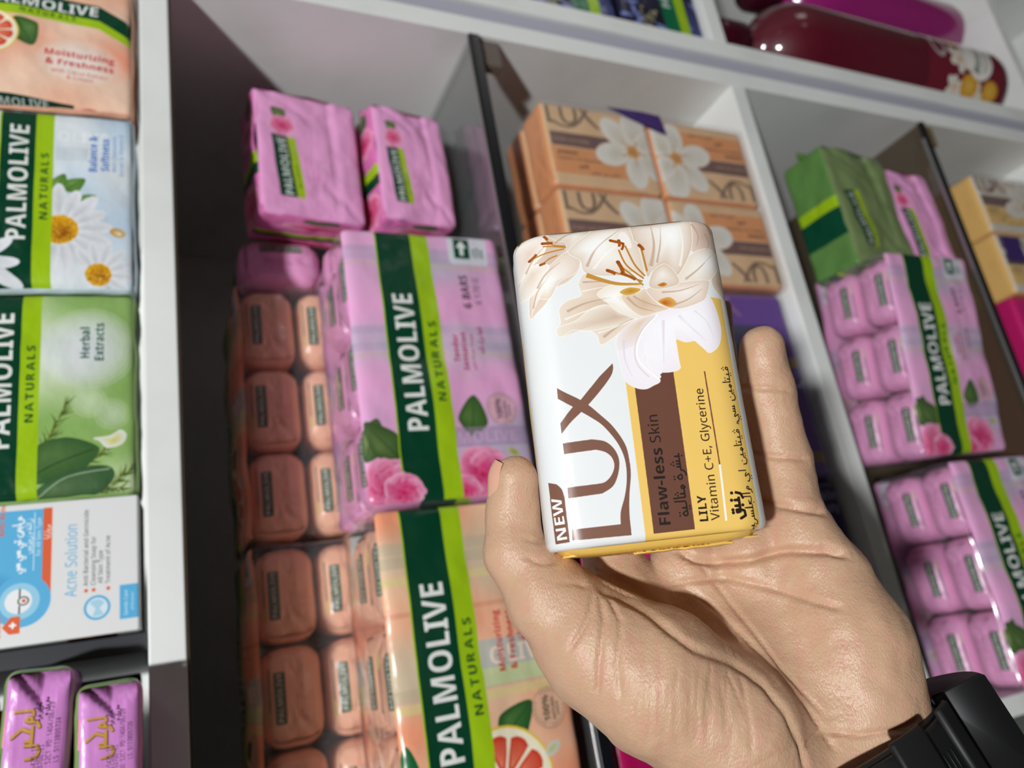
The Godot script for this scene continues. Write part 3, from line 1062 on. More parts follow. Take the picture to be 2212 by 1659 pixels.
func art_lux_side(body: Color, word: Color) -> Image:
	var a := Art.new(84, 40, 3, body)
	a.poly(a.oval(56, 18, 10, 10), Color(word, 0.16))
	a.poly(a.oval(56, 18, 8.5, 8.5), body)
	lux_word(a, 49, 15, 5, Color(word, 0.35))
	return a.done()


func art_navy() -> Image:
	var a := Art.new(100, 90, 5, Color8(28, 28, 52))
	a.wash([[Color8(24, 24, 44), Color8(40, 42, 84), Color8(24, 22, 40)], [Color8(36, 34, 60), Color8(24, 24, 44), Color8(60, 64, 110)]])
	var g := RandomNumberGenerator.new()
	g.seed = 5
	for i in 40:
		var x := g.randf() * 100
		var y := g.randf() * 90
		var an := g.randf() * TAU
		a.grad(a.oval(x, y, 8, 2.6, an, 14), Vector2(x, y), Color8(92, 104, 170), Color8(150, 166, 214), 4)
	for i in 14:
		a.poly(a.oval(20 + g.randf() * 24, 60 + g.randf() * 24, 2, 2, 0, 8), Color8(150, 144, 110))
	a.rect(52, 0, 18, 90, Color8(0, 104, 66))
	a.rect(70, 0, 12, 90, LIME)
	a.text("PALMOLIVE", 64, 56, 9, Color8(220, 226, 222), 90.0, 700)
	return a.done()


func art_magenta(strip: bool) -> Image:
	var a := Art.new(110, 84, 4, Color8(196, 34, 108))
	a.wash([[Color8(206, 36, 112), Color8(186, 30, 96)], [Color8(170, 20, 84), Color8(206, 40, 116)]])
	for i in 14:
		rose(a, (i * 41) % 112, 8 + (i * 29) % 78, 12, 40 + i)
	if strip:
		a.rect(0, 0, 110, 38, Color8(200, 32, 108))
		a.rect(0, 38, 110, 17, Color8(206, 204, 206))
		for i in 3:
			a.text("SOAP 125 g  JASMINE & ROSE", 6, 43 + i * 4.4, 2.4, Color8(90, 90, 96), 0, 400)
	return a.done()


func art_bottle() -> Image:
	# label of the lying bottle: x runs towards the base, y down its visible side
	var a := Art.new(140, 140, 4, Color8(112, 28, 46))
	for q in [[58.0, 74.0, 20.0], [92.0, 118.0, 20.0], [118.0, 44.0, 16.0], [50.0, 108.0, 15.0]]:
		white_lily(a, q[0], q[1], q[2], int(q[0]))
	for q in [[62.0, 30.0, 24.0], [76.0, 104.0, 16.0], [116.0, 106.0, 15.0]]:
		a.grad(a.oval(q[0], q[1], q[2], q[2] * 0.9), Vector2(q[0], q[1]), Color8(206, 150, 40), Color8(230, 186, 92), 6)
	a.poly(a.oval(96, 62, 27, 34, 0.25), Color8(236, 232, 224))
	a.text("Beauty", 92, 88, 11, Color8(34, 60, 58), 72.0, 700)
	a.text("SOFT CARE", 104, 86, 5, Color8(110, 120, 100), 72.0, 700)
	a.text("moisture", 112, 80, 4, Color8(150, 130, 110), 72.0, 400)
	a.poly(a.oval(24, 58, 13, 18), Color8(176, 164, 164))
	a.poly(a.oval(24, 58, 8.5, 12), Color8(112, 28, 46))
	return a.done()

# ---------------------------------------------------------------- goods on the shelves
var film: StandardMaterial3D
var crinkle: NoiseTexture2D
var wave: FastNoiseLite
var fine: FastNoiseLite

func fold_line(p: Vector2, a: Vector2, b: Vector2, w: float) -> float:
	var q := Geometry2D.get_closest_point_to_segment(p, a, b)
	return maxf(0.0, 1.0 - p.distance_to(q) / w)


func bar_mesh(size: Vector3, end: Material, side: Material, r: float) -> ArrayMesh:
	# bar wrapped in paper; the ends (+x, -x) are folded like an envelope
	var bend := func(f: int, a: float, b: float, q: Vector3) -> Vector3:
		var n: Vector3 = FN[f]
		var d := wave.get_noise_3dv(q * 34.0) * 0.0006
		if f < 2:
			var p := Vector2(a, b)
			var g := 0.0
			g = maxf(g, fold_line(p, Vector2(-1, 1), Vector2(-0.1, 0.45), 0.14))
			g = maxf(g, fold_line(p, Vector2(1, 1), Vector2(0.1, 0.42), 0.14))
			g = maxf(g, fold_line(p, Vector2(-1, -1), Vector2(0.0, -0.5), 0.12) * 0.6)
			g = maxf(g, fold_line(p, Vector2(1, -1), Vector2(0.0, -0.5), 0.12) * 0.6)
			var v := maxf(0.0, b - 0.45 - absf(a) * 0.5)
			d += -0.0024 * g - 0.007 * v + 0.0012 * (1.0 - a * a) * (1.0 - b * b)
		return n * d
	return soft_box(size, r, 14, [0, 0, 1, 1, 1, 1], [end, side], bend, 3)


func six_pack(called: String, label: String, group: String, at: Vector3, front: Material, bar: Mesh, w := 0.113, turned := true) -> Node3D:
	# six wrapped bars in a clear film with a printed front: origin at the bottom centre of the printed face
	var o := thing(called, label, "soap multipack", at, group)
	for i in 3:
		for k in 2:
			var m := part(o, "soap_bar", bar, null, Vector3(0, 0.0325 + i * 0.0640, -0.0235 - k * 0.0410))
			m.scale = Vector3((w - 0.008) / 0.104, 1, 1)
			if turned:
				m.rotation.x = PI
	var bend := func(f: int, a: float, b: float, q: Vector3) -> Vector3:
		var n: Vector3 = FN[f]
		var d := wave.get_noise_3dv(q * 22.0 + Vector3.ONE * at.x * 50.0) * 0.0017 + fine.get_noise_3dv(q * 60.0) * 0.0005
		if f >= 4:
			d += (1.0 - a * a) * (1.0 - b * b) * 0.0025 + absf(sin(b * PI * 1.5)) * 0.0012
		elif f < 2:
			d += 0.0012 - 0.0022 * (1.0 - absf(sin(b * PI * 1.5)))
		return n * d
	var wrap := soft_box(Vector3(w, 0.1945, 0.086), 0.0075, 26, [0, 0, 0, 0, 1, 1], [film, front], bend, 3)
	part(o, "wrapper", wrap, null, Vector3(0, 0.0975, -0.044))
	return o


func pillow(called: String, label: String, group: String, at: Vector3, size: Vector3, front: Material, side: Material, seed_: int) -> Node3D:
	# single bar in a soft printed film with folded ends: origin at the bottom centre of the front
	var o := thing(called, label, "soap pack", at, group)
	var off := Vector3.ONE * seed_ * 7.3
	var bend := func(f: int, a: float, b: float, q: Vector3) -> Vector3:
		var n: Vector3 = FN[f]
		var d := wave.get_noise_3dv(q * 16.0 + off) * 0.0030 + fine.get_noise_3dv(q * 46.0 + off) * 0.0007
		if f == 4:
			var p := Vector2(a, b)
			var g := fold_line(p, Vector2(-0.9, -1), Vector2(-0.05, -0.62), 0.1)
			g = maxf(g, fold_line(p, Vector2(1, -1), Vector2(0.3, -0.6), 0.1))
			g = maxf(g, fold_line(p, Vector2(-1, 0.95), Vector2(0.1, 0.62), 0.1))
			g = maxf(g, fold_line(p, Vector2(1, 1), Vector2(0.3, 0.5), 0.1))
			g = maxf(g, fold_line(p, Vector2(0.45, -0.9), Vector2(0.5, 0.8), 0.09) * 0.7)
			var tip := maxf(0.0, absf(b) - 0.62 - absf(a - 0.15) * 0.36)
			d += 0.0022 * (1.0 - a * a) - 0.0022 * g - 0.014 * tip + (0.0016 if a > 0.48 else 0.0)
		return n * d
	part(o, "wrapper", soft_box(size, 0.006, 26, [1, 1, 1, 1, 0, 0], [front, side], bend, 3), null, Vector3(0, size.y / 2, -size.z / 2))
	# crimped seal that stands up from the folded top edge
	var crimp := func(f: int, a: float, _b: float, q: Vector3) -> Vector3:
		return Vector3(0, 0, sin(a * 26.0) * 0.0006 + wave.get_noise_3dv(q * 30.0 + off) * 0.003)
	part(o, "end_seal", soft_box(Vector3(size.x * 0.94, 0.010, 0.0012), 0.0005, 24, [0, 0, 0, 0, 0, 0], [side], crimp, 1), null, Vector3(0, size.y + 0.0035, -size.z * 0.55))
	return o


func lux_pack(called: String, label: String, group: String, at: Vector3, bar: Mesh, size: Vector3, rows: int, cols: int, deep: int, flip: bool) -> Node3D:
	# bars stacked two by two under a tight clear film: origin at the bottom left of the front
	var o := thing(called, label, "soap multipack", at, group)
	for j in rows:
		for i in cols:
			for k in deep:
				var m := part(o, "soap_bar", bar, null, Vector3((i + 0.5) * size.x, (j + 0.5) * size.y, -(k + 0.5) * size.z - 0.001))
				if (i % 2 == 1) != flip:
					m.rotation.z = PI
	var whole := Vector3(size.x * cols + 0.001, size.y * rows + 0.001, size.z * deep + 0.001)
	var bend := func(f: int, a: float, b: float, q: Vector3) -> Vector3:
		return FN[f] * (0.0008 + wave.get_noise_3dv(q * 26.0 + at * 9.0) * 0.0007)
	part(o, "clear_film", soft_box(whole, 0.003, 24, [0, 0, 0, 0, 0, 0], [film], bend, 2), null, Vector3(size.x * cols / 2, size.y * rows / 2, -size.z * deep / 2 - 0.0005))
	return o


func goods() -> void:
	wave = noise(4, 1.0, 3)
	fine = noise(9, 1.0, 2)
	film = mat(Color(0.97, 0.97, 0.98, 0.045), 0.14)
	film.transparency = BaseMaterial3D.TRANSPARENCY_ALPHA
	crinkle = noise_normal(21, 0.012, 6.0)
	left_column()
	pink_and_peach()
	orange_and_purple()
	right_side()
	upper_goods()


# ---- packs in the column left of the first upright
func left_column() -> void:
	var yaw := deg_to_rad(-4.0)
	var front := [art_grape_pack(), art_chamomile(), art_herbal()]
	var rows := [["grapefruit_soap_pack", "peach film soap pack with grapefruit slice and red lettering, topmost in its column", 1.6992, 0.112, 0, srgb(232, 176, 146)],
		["chamomile_soap_pack", "pale blue soap pack with white daisies under the peach grapefruit pack", 1.5760, 0.1222, 1, srgb(206, 220, 230)],
		["herbal_soap_pack", "light green soap pack with dark leaves on top of the white carton", 1.4552, 0.1198, 2, srgb(150, 184, 110)]]
	for q in rows:
		var m := printed(front[q[4]], 0.22, crinkle, 0.35)
		var side := mat(q[5], 0.25)
		side.normal_enabled = true
		side.normal_texture = crinkle
		side.normal_scale = 0.4
		var o := thing(q[0], q[1], "soap pack", Vector3(-0.0052, q[2], 0.0005), "soap packs stacked left of the upright")
		o.rotation.y = yaw
		var seed_: float = q[4] * 3.1 + 1.0
		var bend := func(f: int, a: float, b: float, p: Vector3) -> Vector3:
			var d := wave.get_noise_3dv(p * 20.0 + Vector3.ONE * seed_) * 0.0016 + fine.get_noise_3dv(p * 55.0) * 0.0004
			if f == 4:
				d += (1.0 - a * a) * (1.0 - pow(b, 4)) * 0.002 - 0.002 * smoothstep(0.86, 1.0, absf(b))
			return FN[f] * d
		part(o, "wrapper", soft_box(Vector3(0.103, q[3], 0.038), 0.005, 26, [1, 1, 1, 1, 0, 1], [m, side], bend, 3), null, Vector3(-0.0515, q[3] / 2, -0.019))
	var box := thing("acne_soap_carton", "white carton with blue panel and orange stripe standing on the dark shelf", "carton", Vector3(-0.0048, 1.3842, 0.0005))
	box.rotation.y = yaw
	part(box, "carton", soft_box(Vector3(0.115, 0.0700, 0.036), 0.0012, 2, [1, 1, 1, 1, 0, 1], [printed(art_acne(), 0.5), mat(srgb(222, 222, 222), 0.5)], null, 2), null, Vector3(-0.0575, 0.0353, -0.018))
	var strip := board(-0.034, -0.010, 0.0002, 0.0006, -0.02, -0.001)
	part(box, "bottom_print", strip[0], mat(srgb(214, 92, 60), 0.5), strip[1])
	# violet soaps on end
	var spots := [[-0.0915, 0.0725, "29"], [-0.0625, 0.0815, "24"], [-0.0318, 0.0705, "26"]]
	var names := ["violet paper soap bar with gold lettering, beside the tallest violet bar, away from the upright", "violet paper soap bar with gold lettering, the tallest of its row", "violet paper soap bar with gold lettering leaning by the white upright"]
	for i in 3:
		var s: Array = spots[i]
		var face := printed(art_violet_end(s[2]), 0.3, crinkle, 0.3)
		var pink := mat(srgb(216, 140, 208), 0.3)
		var green := mat(srgb(128, 156, 92), 0.25)
		var o := thing("violet_soap_bar", names[i], "soap bar", Vector3(s[0], 1.2912, 0.032), "violet soap bars on end")
		o.rotation.z = deg_to_rad([2.0, -3.0, -0.5][i])
		var h: float = s[1]
		var off := i * 3.3
		var bend := func(f: int, a: float, b: float, p: Vector3) -> Vector3:
			var d := fine.get_noise_3dv(p * 50.0 + Vector3.ONE * off) * 0.0005
			if f == 4:
				var q := Vector2(a, b)
				var g := maxf(fold_line(q, Vector2(-0.7, -0.98), Vector2(0.15, -0.62), 0.08), fold_line(q, Vector2(0.95, -0.95), Vector2(0.2, -0.62), 0.08))
				var dip := clampf((-0.60 - b) * 3.0 - absf(a - 0.1) * 0.9, 0.0, 1.0)
				d += -0.0016 * g - 0.009 * dip + (0.0012 if b > 0.72 and a < 0.1 else 0.0)
			return FN[f] * d
		part(o, "wrapper", soft_box(Vector3(0.0275, h, 0.058), 0.006, 30, [1, 2, 2, 1, 0, 1], [face, pink, green], bend, 4), null, Vector3(0.0138, h / 2, -0.029))
	var back := thing("orange_carton", "orange carton lying in shade behind the violet bars", "carton", Vector3(-0.112, 1.2912, -0.032))
	part(back, "carton", soft_box(Vector3(0.07, 0.066, 0.05), 0.001, 1, [0, 0, 0, 0, 0, 0], [mat(srgb(206, 110, 60), 0.5)], null, 2), null, Vector3(0.03, 0.0331, -0.028))
	var dark := thing("maroon_carton", "dark red carton standing in shade behind the violet bars", "carton", Vector3(-0.03, 1.2912, -0.05))
	part(dark, "carton", soft_box(Vector3(0.05, 0.074, 0.05), 0.001, 1, [0, 0, 0, 0, 0, 0], [mat(srgb(84, 22, 26), 0.5)], null, 2), null, Vector3(0, 0.0371, -0.028))


# ---- pink and peach packs between the upright and the glass
func pink_and_peach() -> void:
	var pink_body := srgb(234, 160, 206)
	var pink_end := printed(art_bar_end(pink_body, srgb(150, 70, 110)), 0.3, crinkle, 0.35)
	var pink_side := printed(art_bar_side(pink_body), 0.3)
	var peach_body := srgb(240, 184, 154)
	var peach_end := printed(art_bar_end(peach_body, srgb(160, 96, 78)), 0.3, crinkle, 0.35)
	var peach_side := printed(art_bar_side(peach_body), 0.3)
	var size := Vector3(0.104, 0.0618, 0.0392)
	var pink_bar := bar_mesh(size, pink_end, pink_side, 0.0135)
	var peach_bar := bar_mesh(size, peach_end, peach_side, 0.0135)
	var pink_front := printed(art_six_pink(), 0.24, crinkle, 0.25)
	var peach_front := printed(art_six_peach(), 0.24, crinkle, 0.25)
	shared = [pink_bar, pink_front, peach_bar]
	six_pack("peach_six_pack", "peach six-bar soap pack with grapefruit slice under the pink rose pack", "soap six-packs", Vector3(0.1765, 1.2412, 0.0), peach_front, peach_bar, 0.113)
	six_pack("rose_six_pack", "pink six-bar soap pack with roses standing on the peach pack beside clear glass", "soap six-packs", Vector3(0.1772, 1.4358, 0.0), pink_front, pink_bar, 0.1185)
	# packs turned so that the bar ends look out, further back
	for i in 2:
		var o := six_pack("peach_six_pack", ["peach soap pack turned so six bar ends show, resting on the shelf board", "peach soap pack turned so six bar ends show, under the single pink bars"][i], "soap six-packs", Vector3(0.062, 1.2412 + i * 0.1966, -0.146), peach_front, peach_bar, 0.113, false)
		o.rotation.y = PI / 2
		o.position += Vector3(0.086, 0, 0)
	# loose pink bars lying on the turned pack
	for i in 2:
		var b := thing("rose_soap_bar", ["pink paper soap bar lying on turned peach pack, beside the dark gap", "pink paper soap bar lying on turned peach pack, behind the rose pack"][i], "soap bar", Vector3(0.096 + i * 0.0655, 1.6338, -0.145), "loose pink soap bars")
		var m := part(b, "wrapper", pink_bar, null, Vector3(0, 0.0198, 0))
		m.rotation = Vector3(0, PI / 2, PI / 2) if false else Vector3(PI / 2, PI / 2, 0)
	var p := art_pillow(srgb(236, 164, 212), srgb(196, 96, 156), true)
	var front := printed(p, 0.24, crinkle, 0.5)
	var side := printed(art_pillow_side(true), 0.22, crinkle, 0.5)
	shared.append_array([front, side])
	var s := Vector3(0.084, 0.117, 0.046)
	var a := pillow("rose_soap_pack", "shiny pink soap pack with rose, on loose pink bars beside the dark gap", "single pink soap packs", Vector3(0.119, 1.6745, -0.066), s, front, side, 1)
	a.rotation.y = deg_to_rad(7)
	var b := pillow("rose_soap_pack", "shiny pink soap pack with rose, between another pink pack and the clear glass", "single pink soap packs", Vector3(0.2025, 1.6745, -0.060), Vector3(0.066, 0.112, 0.044), front, side, 2)
	b.rotation.y = deg_to_rad(8)
	var c := six_pack("rose_six_pack", "pink six-bar pack lying flat behind the upright rose pack, carrying single packs", "soap six-packs", Vector3(0.1775, 1.4358, -0.090), pink_front, pink_bar, 0.1)
	c.position.x = 0.206
	c.scale = Vector3(0.6, 1.2, 1.0)

var shared := []


# ---- paper-wrapped bars between the glass and the next upright
func orange_and_purple() -> void:
	var o_side := printed(art_lux_side(srgb(226, 150, 92), srgb(150, 90, 50)), 0.3, crinkle, 0.25)
	var o_end := printed(art_lux_bar(srgb(226, 186, 142), srgb(226, 152, 94), srgb(112, 78, 72), srgb(126, 100, 76), 0), 0.3, crinkle, 0.2)
	var size := Vector3(0.1085, 0.0835, 0.036)
	var bend := func(f: int, a: float, b: float, q: Vector3) -> Vector3:
		var d := fine.get_noise_3dv(q * 40.0) * 0.0005
		if f < 2:
			d -= 0.0009 * maxf(fold_line(Vector2(a, b), Vector2(-1, 1), Vector2(0, 0.2), 0.12), fold_line(Vector2(a, b), Vector2(1, 1), Vector2(0, 0.2), 0.12))
		return FN[f] * d
	var orange := soft_box(size - Vector3.ONE * 0.0008, 0.006, 14, [0, 0, 0, 0, 1, 1], [o_side, o_end], bend, 3)
	var a := lux_pack("orange_soap_multipack", "orange soap bars with white blossoms wrapped two by two beside clear glass", "paper soap multipacks", Vector3(0.2965, 1.6005, 0.0), orange, size, 2, 2, 2, false)
	var tape := SurfaceTool.new()
	tape.begin(Mesh.PRIMITIVE_TRIANGLES)
	var tp := [Vector3(0.066, 0.1672, 0.0016), Vector3(0.104, 0.1678, 0.0018), Vector3(0.122, 0.1665, 0.0016), Vector3(0.1245, 0.147, 0.0018), Vector3(0.112, 0.1505, 0.0018), Vector3(0.096, 0.1565, 0.0018)]
	for i in range(1, 5):
		for v in [tp[0], tp[i], tp[i + 1]]:
			tape.add_vertex(v)
		for v in [tp[0], tp[i + 1], tp[i]]:
			tape.add_vertex(v - Vector3(0, 0, 0.0006))
	tape.generate_normals()
	var tm := mat(srgb(70, 48, 112), 0.3)
	tm.normal_enabled = true
	tm.normal_texture = crinkle
	tm.uv1_triplanar = true
	tm.uv1_scale = Vector3.ONE * 60.0
	part(a, "price_sticker", tape.commit(), tm)
	var p_side := printed(art_lux_side(srgb(96, 56, 140), srgb(190, 170, 200)), 0.3, crinkle, 0.25)
	var p_end := printed(art_lux_bar(srgb(104, 58, 152), srgb(84, 78, 110), srgb(60, 50, 84), srgb(150, 104, 150), 1), 0.3, crinkle, 0.2)
	size.x = 0.1075
	var purple := soft_box(size - Vector3.ONE * 0.0008, 0.006, 14, [0, 0, 0, 0, 1, 1], [p_side, p_end], bend, 3)
	lux_pack("purple_soap_multipack", "purple soap bars with gold bands wrapped two by two under the orange bars", "paper soap multipacks", Vector3(0.2965, 1.4315, -0.007), purple, size, 2, 2, 2, true)
	var d_end := printed(art_navy(), 0.3, crinkle, 0.2)
	var dusk := soft_box(Vector3(0.112, 0.188, 0.07), 0.008, 18, [0, 0, 0, 0, 1, 1], [mat(srgb(48, 28, 84), 0.25), printed(art_dusk(), 0.22, crinkle, 0.4)], bend, 3)
	var d := thing("dark_violet_soap_pack", "dark violet soap pack with pale lettering standing beside the white upright, under purple bars", "soap multipack", Vector3(0.4565, 1.2412, -0.008), "paper soap multipacks")
	part(d, "wrapper", dusk, null, Vector3(0, 0.0945, -0.0355))
	var m_end := printed(art_magenta(false), 0.3, crinkle, 0.3)
	shared.append(printed(art_magenta(true), 0.3, crinkle, 0.3))
	var mag := soft_box(Vector3(0.136, 0.188, 0.07), 0.008, 18, [0, 0, 0, 0, 1, 1], [mat(srgb(150, 20, 80), 0.28), m_end], bend, 3)
	var e := thing("magenta_soap_pack", "magenta soap pack with rose print on the shelf board behind clear glass", "soap multipack", Vector3(0.324, 1.2412, -0.004), "paper soap multipacks")
	part(e, "wrapper", mag, null, Vector3(0, 0.0945, -0.0355))


func art_dusk() -> Image:
	var a := Art.new(116, 188, 4, Color8(48, 30, 84))
	a.wash([[Color8(56, 36, 96), Color8(40, 24, 70)], [Color8(44, 36, 60), Color8(60, 44, 90)], [Color8(40, 30, 60), Color8(36, 26, 60)]])
	a.line(a.curve([60, 6, 78, 40, 116, 56]), 2.0, Color8(120, 110, 150))
	a.text("Sparkling", 72, 16, 7, Color8(150, 140, 176), 0, 700)
	a.text("Beauty", 78, 26, 7, Color8(150, 140, 176), 0, 700)
	a.text("SOAP", 84, 35, 5, Color8(130, 120, 160), 0, 400)
	for i in 12:
		a.grad(a.oval(60 + (i * 29) % 52, 60 + (i * 41) % 110, 12, 7, i, 16), Vector2(70, 90), Color8(96, 70, 130), Color8(150, 110, 170), 5)
	return a.done()


# ---- everything right of the second upright
func right_side() -> void:
	var pink_bar: Mesh = shared[0]
	var pink_front: Material = shared[1]
	var g_front := printed(art_pillow(srgb(122, 140, 92), srgb(80, 96, 60), false), 0.2, crinkle, 0.5)
	var g_side := printed(art_pillow_side(false), 0.16, crinkle, 0.6)
	var a := pillow("herbal_film_pack", "shiny green soap pack with lime band standing on a pink six-pack", "single soap packs by the smoky glass", Vector3(0.664, 1.6335, -0.004), Vector3(0.094, 0.136, 0.052), g_front, g_side, 5)
	a.rotation.y = deg_to_rad(4)
	var b := pillow("rose_soap_pack", "dull pink soap pack squeezed between the green pack and smoky glass", "single soap packs by the smoky glass", Vector3(0.7485, 1.6325, -0.012), Vector3(0.070, 0.127, 0.046), shared[3], shared[4], 6)
	b.rotation.y = deg_to_rad(-2)
	var c := six_pack("rose_six_pack", "pink six-bar soap pack leaning forward under the green single pack", "soap six-packs by the smoky glass", Vector3(0.676, 1.4385, 0.000), pink_front, pink_bar, 0.118)
	c.rotation.x = deg_to_rad(8)
	var d := six_pack("rose_six_pack", "pink six-bar soap pack standing on the shelf board under the leaning one", "soap six-packs by the smoky glass", Vector3(0.700, 1.2412, 0.0), pink_front, pink_bar, 0.118)
	d.rotation.x = deg_to_rad(0.5)
	# yellow bars and magenta packs beyond the smoky glass
	var y_side := printed(art_lux_side(srgb(232, 184, 100), srgb(190, 140, 70)), 0.3, crinkle, 0.2)
	var y_end := printed(art_lux_bar(srgb(214, 204, 190), srgb(232, 190, 110), srgb(96, 62, 48), srgb(120, 80, 60), 2), 0.3, crinkle, 0.2)
	var size := Vector3(0.104, 0.0735, 0.036)
	var yellow := soft_box(size - Vector3.ONE * 0.0008, 0.006, 10, [0, 0, 0, 0, 1, 1], [y_side, y_end], null, 3)
	var e := lux_pack("yellow_soap_multipack", "yellow soap bars with brown blossoms wrapped together beside the smoky glass", "paper soap multipacks", Vector3(0.825, 1.6035, 0.012), yellow, size, 2, 2, 2, false)
	part(e, "price_sticker", soft_box(Vector3(0.03, 0.03, 0.0006), 0.0002, 1, [0, 0, 0, 0, 0, 0], [mat(srgb(64, 40, 104), 0.3)], null, 1), null, Vector3(0.02, 0.052, 0.0016))
	for i in 2:
		var m := thing("magenta_soap_pack", ["magenta soap pack with grey printed strip on the shelf board beside the smoky glass", "magenta soap pack with grey printed strip right under the yellow bars"][i], "soap multipack", Vector3(0.9, 1.2412 + i * 0.1815, 0.004), "paper soap multipacks")
		part(m, "wrapper", soft_box(Vector3(0.15, 0.181, 0.07), 0.006, 12, [0, 0, 0, 0, 1, 1], [mat(srgb(190, 30, 100), 0.28), shared[5]], null, 3), null, Vector3(0, 0.0908, -0.0355))


# ---- packs and bottles in the upper cabinet
func upper_goods() -> void:
	var navy := printed(art_navy(), 0.22, crinkle, 0.3)
	for i in 2:
		var n := thing("navy_soap_pack", ["dark navy soap pack with green stripe standing beside the upper white upright", "dark navy soap pack with green stripe, the one further from the upper white upright"][i], "soap pack", Vector3(0.461 - i * 0.105, 1.8762, -0.004), "navy soap packs")
		part(n, "wrapper", soft_box(Vector3(0.100, 0.09, 0.06), 0.006, 10, [0, 0, 0, 0, 1, 1], [mat(srgb(22, 22, 40), 0.3), navy], null, 3), null, Vector3(0, 0.0452, -0.031))
	var wrap := printed(art_bottle(), 0.12)
	var red := mat(srgb(92, 16, 34), 0.10)
	red.clearcoat_enabled = true
	red.clearcoat = 0.6
	var mag := mat(srgb(150, 36, 110), 0.14)
	var cap := mat(srgb(60, 12, 28), 0.2)
	for i in 3:
		var r: float = [0.056, 0.048, 0.046][i]
		var ex: float = [0.09, 0.0, 0.06][i]
		var base: Vector3 = [Vector3(1.006, 1.8766 + 0.056, -0.048), Vector3(1.025, 1.8766 + 0.174, -0.07), Vector3(0.985, 1.8766 + 0.0465, -0.175)][i]
		var b := thing("shower_gel_bottle", ["dark red bottle lying on its side with yellow and white flower label", "magenta bottle lying on top of the dark red bottles", "dark red bottle lying behind the labelled one"][i], "bottle", base, "lying bottles in the upper cabinet")
		b.rotation = Vector3(0, 0, PI / 2)
		var body := lathe([[0.0, 0.0], [r * 0.86, 0.0], [r * 0.97, 0.005], [r, 0.014], [r, 0.235 + ex], [r * 0.96, 0.255 + ex], [r * 0.8, 0.275 + ex], [r * 0.5, 0.292 + ex], [0.016, 0.298 + ex], [0.016, 0.31 + ex], [0.0, 0.31 + ex]], 48)
		part(b, "bottle_body", body, mag if i == 1 else red)
		part(b, "cap", lathe([[0.0, 0.308 + ex], [0.02, 0.308 + ex], [0.023, 0.314 + ex], [0.023, 0.345 + ex], [0.02, 0.352 + ex], [0.0, 0.352 + ex]], 32), cap)
		if i == 0:
			part(b, "label", sleeve(r + 0.0004, 0.018, 0.158, deg_to_rad(20.0), deg_to_rad(165.0)), wrap)


# part of a cylinder about y; u runs from the top down to the base, v around it
func sleeve(r: float, h0: float, h1: float, a0: float, a1: float) -> ArrayMesh:
	var st := SurfaceTool.new()
	st.begin(Mesh.PRIMITIVE_TRIANGLES)
	st.set_smooth_group(0)
	for j in 9:
		for i in 33:
			var a := lerpf(a0, a1, i / 32.0)
			st.set_uv(Vector2(1.0 - j / 8.0, i / 32.0))
			st.add_vertex(Vector3(cos(a) * r, lerpf(h0, h1, j / 8.0), sin(a) * r))
	for j in 8:
		for i in 32:
			var k := j * 33 + i
			for q in [k, k + 33, k + 1, k + 1, k + 33, k + 34]:
				st.add_index(q)
	st.generate_normals()
	return st.commit()


# ---------------------------------------------------------------- the hand: tapered bones joined smoothly, meshed as surface nets (units: cm)
const PALM := [
	[-4.21, 0.61, 1.60, 1.72, -2.57, -0.22, 2.10, 2.02, 0.70],
	[-2.57, -0.22, 2.10, 2.02, -0.37, -1.69, 2.10, 2.05, 0.70],
	[-0.37, -1.69, 2.10, 2.05, 0.56, -3.33, 2.00, 1.90, 0.80],
	[3.59, 2.11, -0.30, 1.35, 3.92, 0.17, 0.50, 1.80, 0.90],
	[3.92, 0.17, 0.50, 1.80, 3.89, -1.53, 1.00, 1.90, 0.90],
	[3.89, -1.53, 1.00, 1.90, 3.97, -3.03, 1.20, 1.85, 0.90],
	[-2.96, 1.71, -1.40, 0.95, 0.00, -1.20, 0.00, 1.35, 0.80],
	[-0.82, 2.07, -1.70, 0.95, 1.17, -1.16, 0.10, 1.45, 0.90],
	[1.15, 2.64, -1.30, 1.00, 2.63, -1.13, 0.20, 1.50, 0.90],
	[2.87, 3.43, -0.90, 1.05, 3.57, 0.78, 0.10, 1.40, 0.90],
	[-3.56, 0.46, 0.70, 1.00, -1.92, 1.22, -1.00, 0.75, 0.60],
	[0.56, -3.33, 2.00, 1.90, 2.95, -8.11, 4.00, 2.20, 0.90],
	[3.97, -3.03, 1.20, 1.85, 6.32, -7.86, 2.80, 2.10, 0.90],
	[0.57, -0.27, 0.10, 1.30, 2.32, -2.93, 1.40, 1.90, 1.00],
]
const FINGERS := [
	[-6.77, 5.53, 0.40, 0.76, -6.80, 4.43, 0.40, 0.82, -6.75, 3.26, 0.80, 0.95, -5.70, 1.99, 1.20, 1.30, -4.21, 0.61, 1.60, 1.70],
	[-3.38, 2.03, -1.20, 1.02, -3.53, 6.31, -4.00, 0.86, -3.12, 9.12, -5.20, 0.76, -2.74, 10.97, -5.60, 0.66],
	[-0.82, 2.23, -1.70, 0.98, -0.94, 6.81, -4.30, 0.88, -0.72, 10.04, -5.40, 0.78, -0.55, 11.92, -5.80, 0.68],
	[1.23, 2.80, -1.30, 0.98, 1.09, 6.83, -4.00, 0.86, 1.10, 9.66, -5.00, 0.76, 1.20, 11.51, -5.40, 0.66],
	[2.81, 3.41, -1.00, 1.06, 2.63, 6.04, -2.20, 1.03, 2.22, 8.41, -2.40, 0.94, 2.11, 9.87, -2.50, 0.80],
]
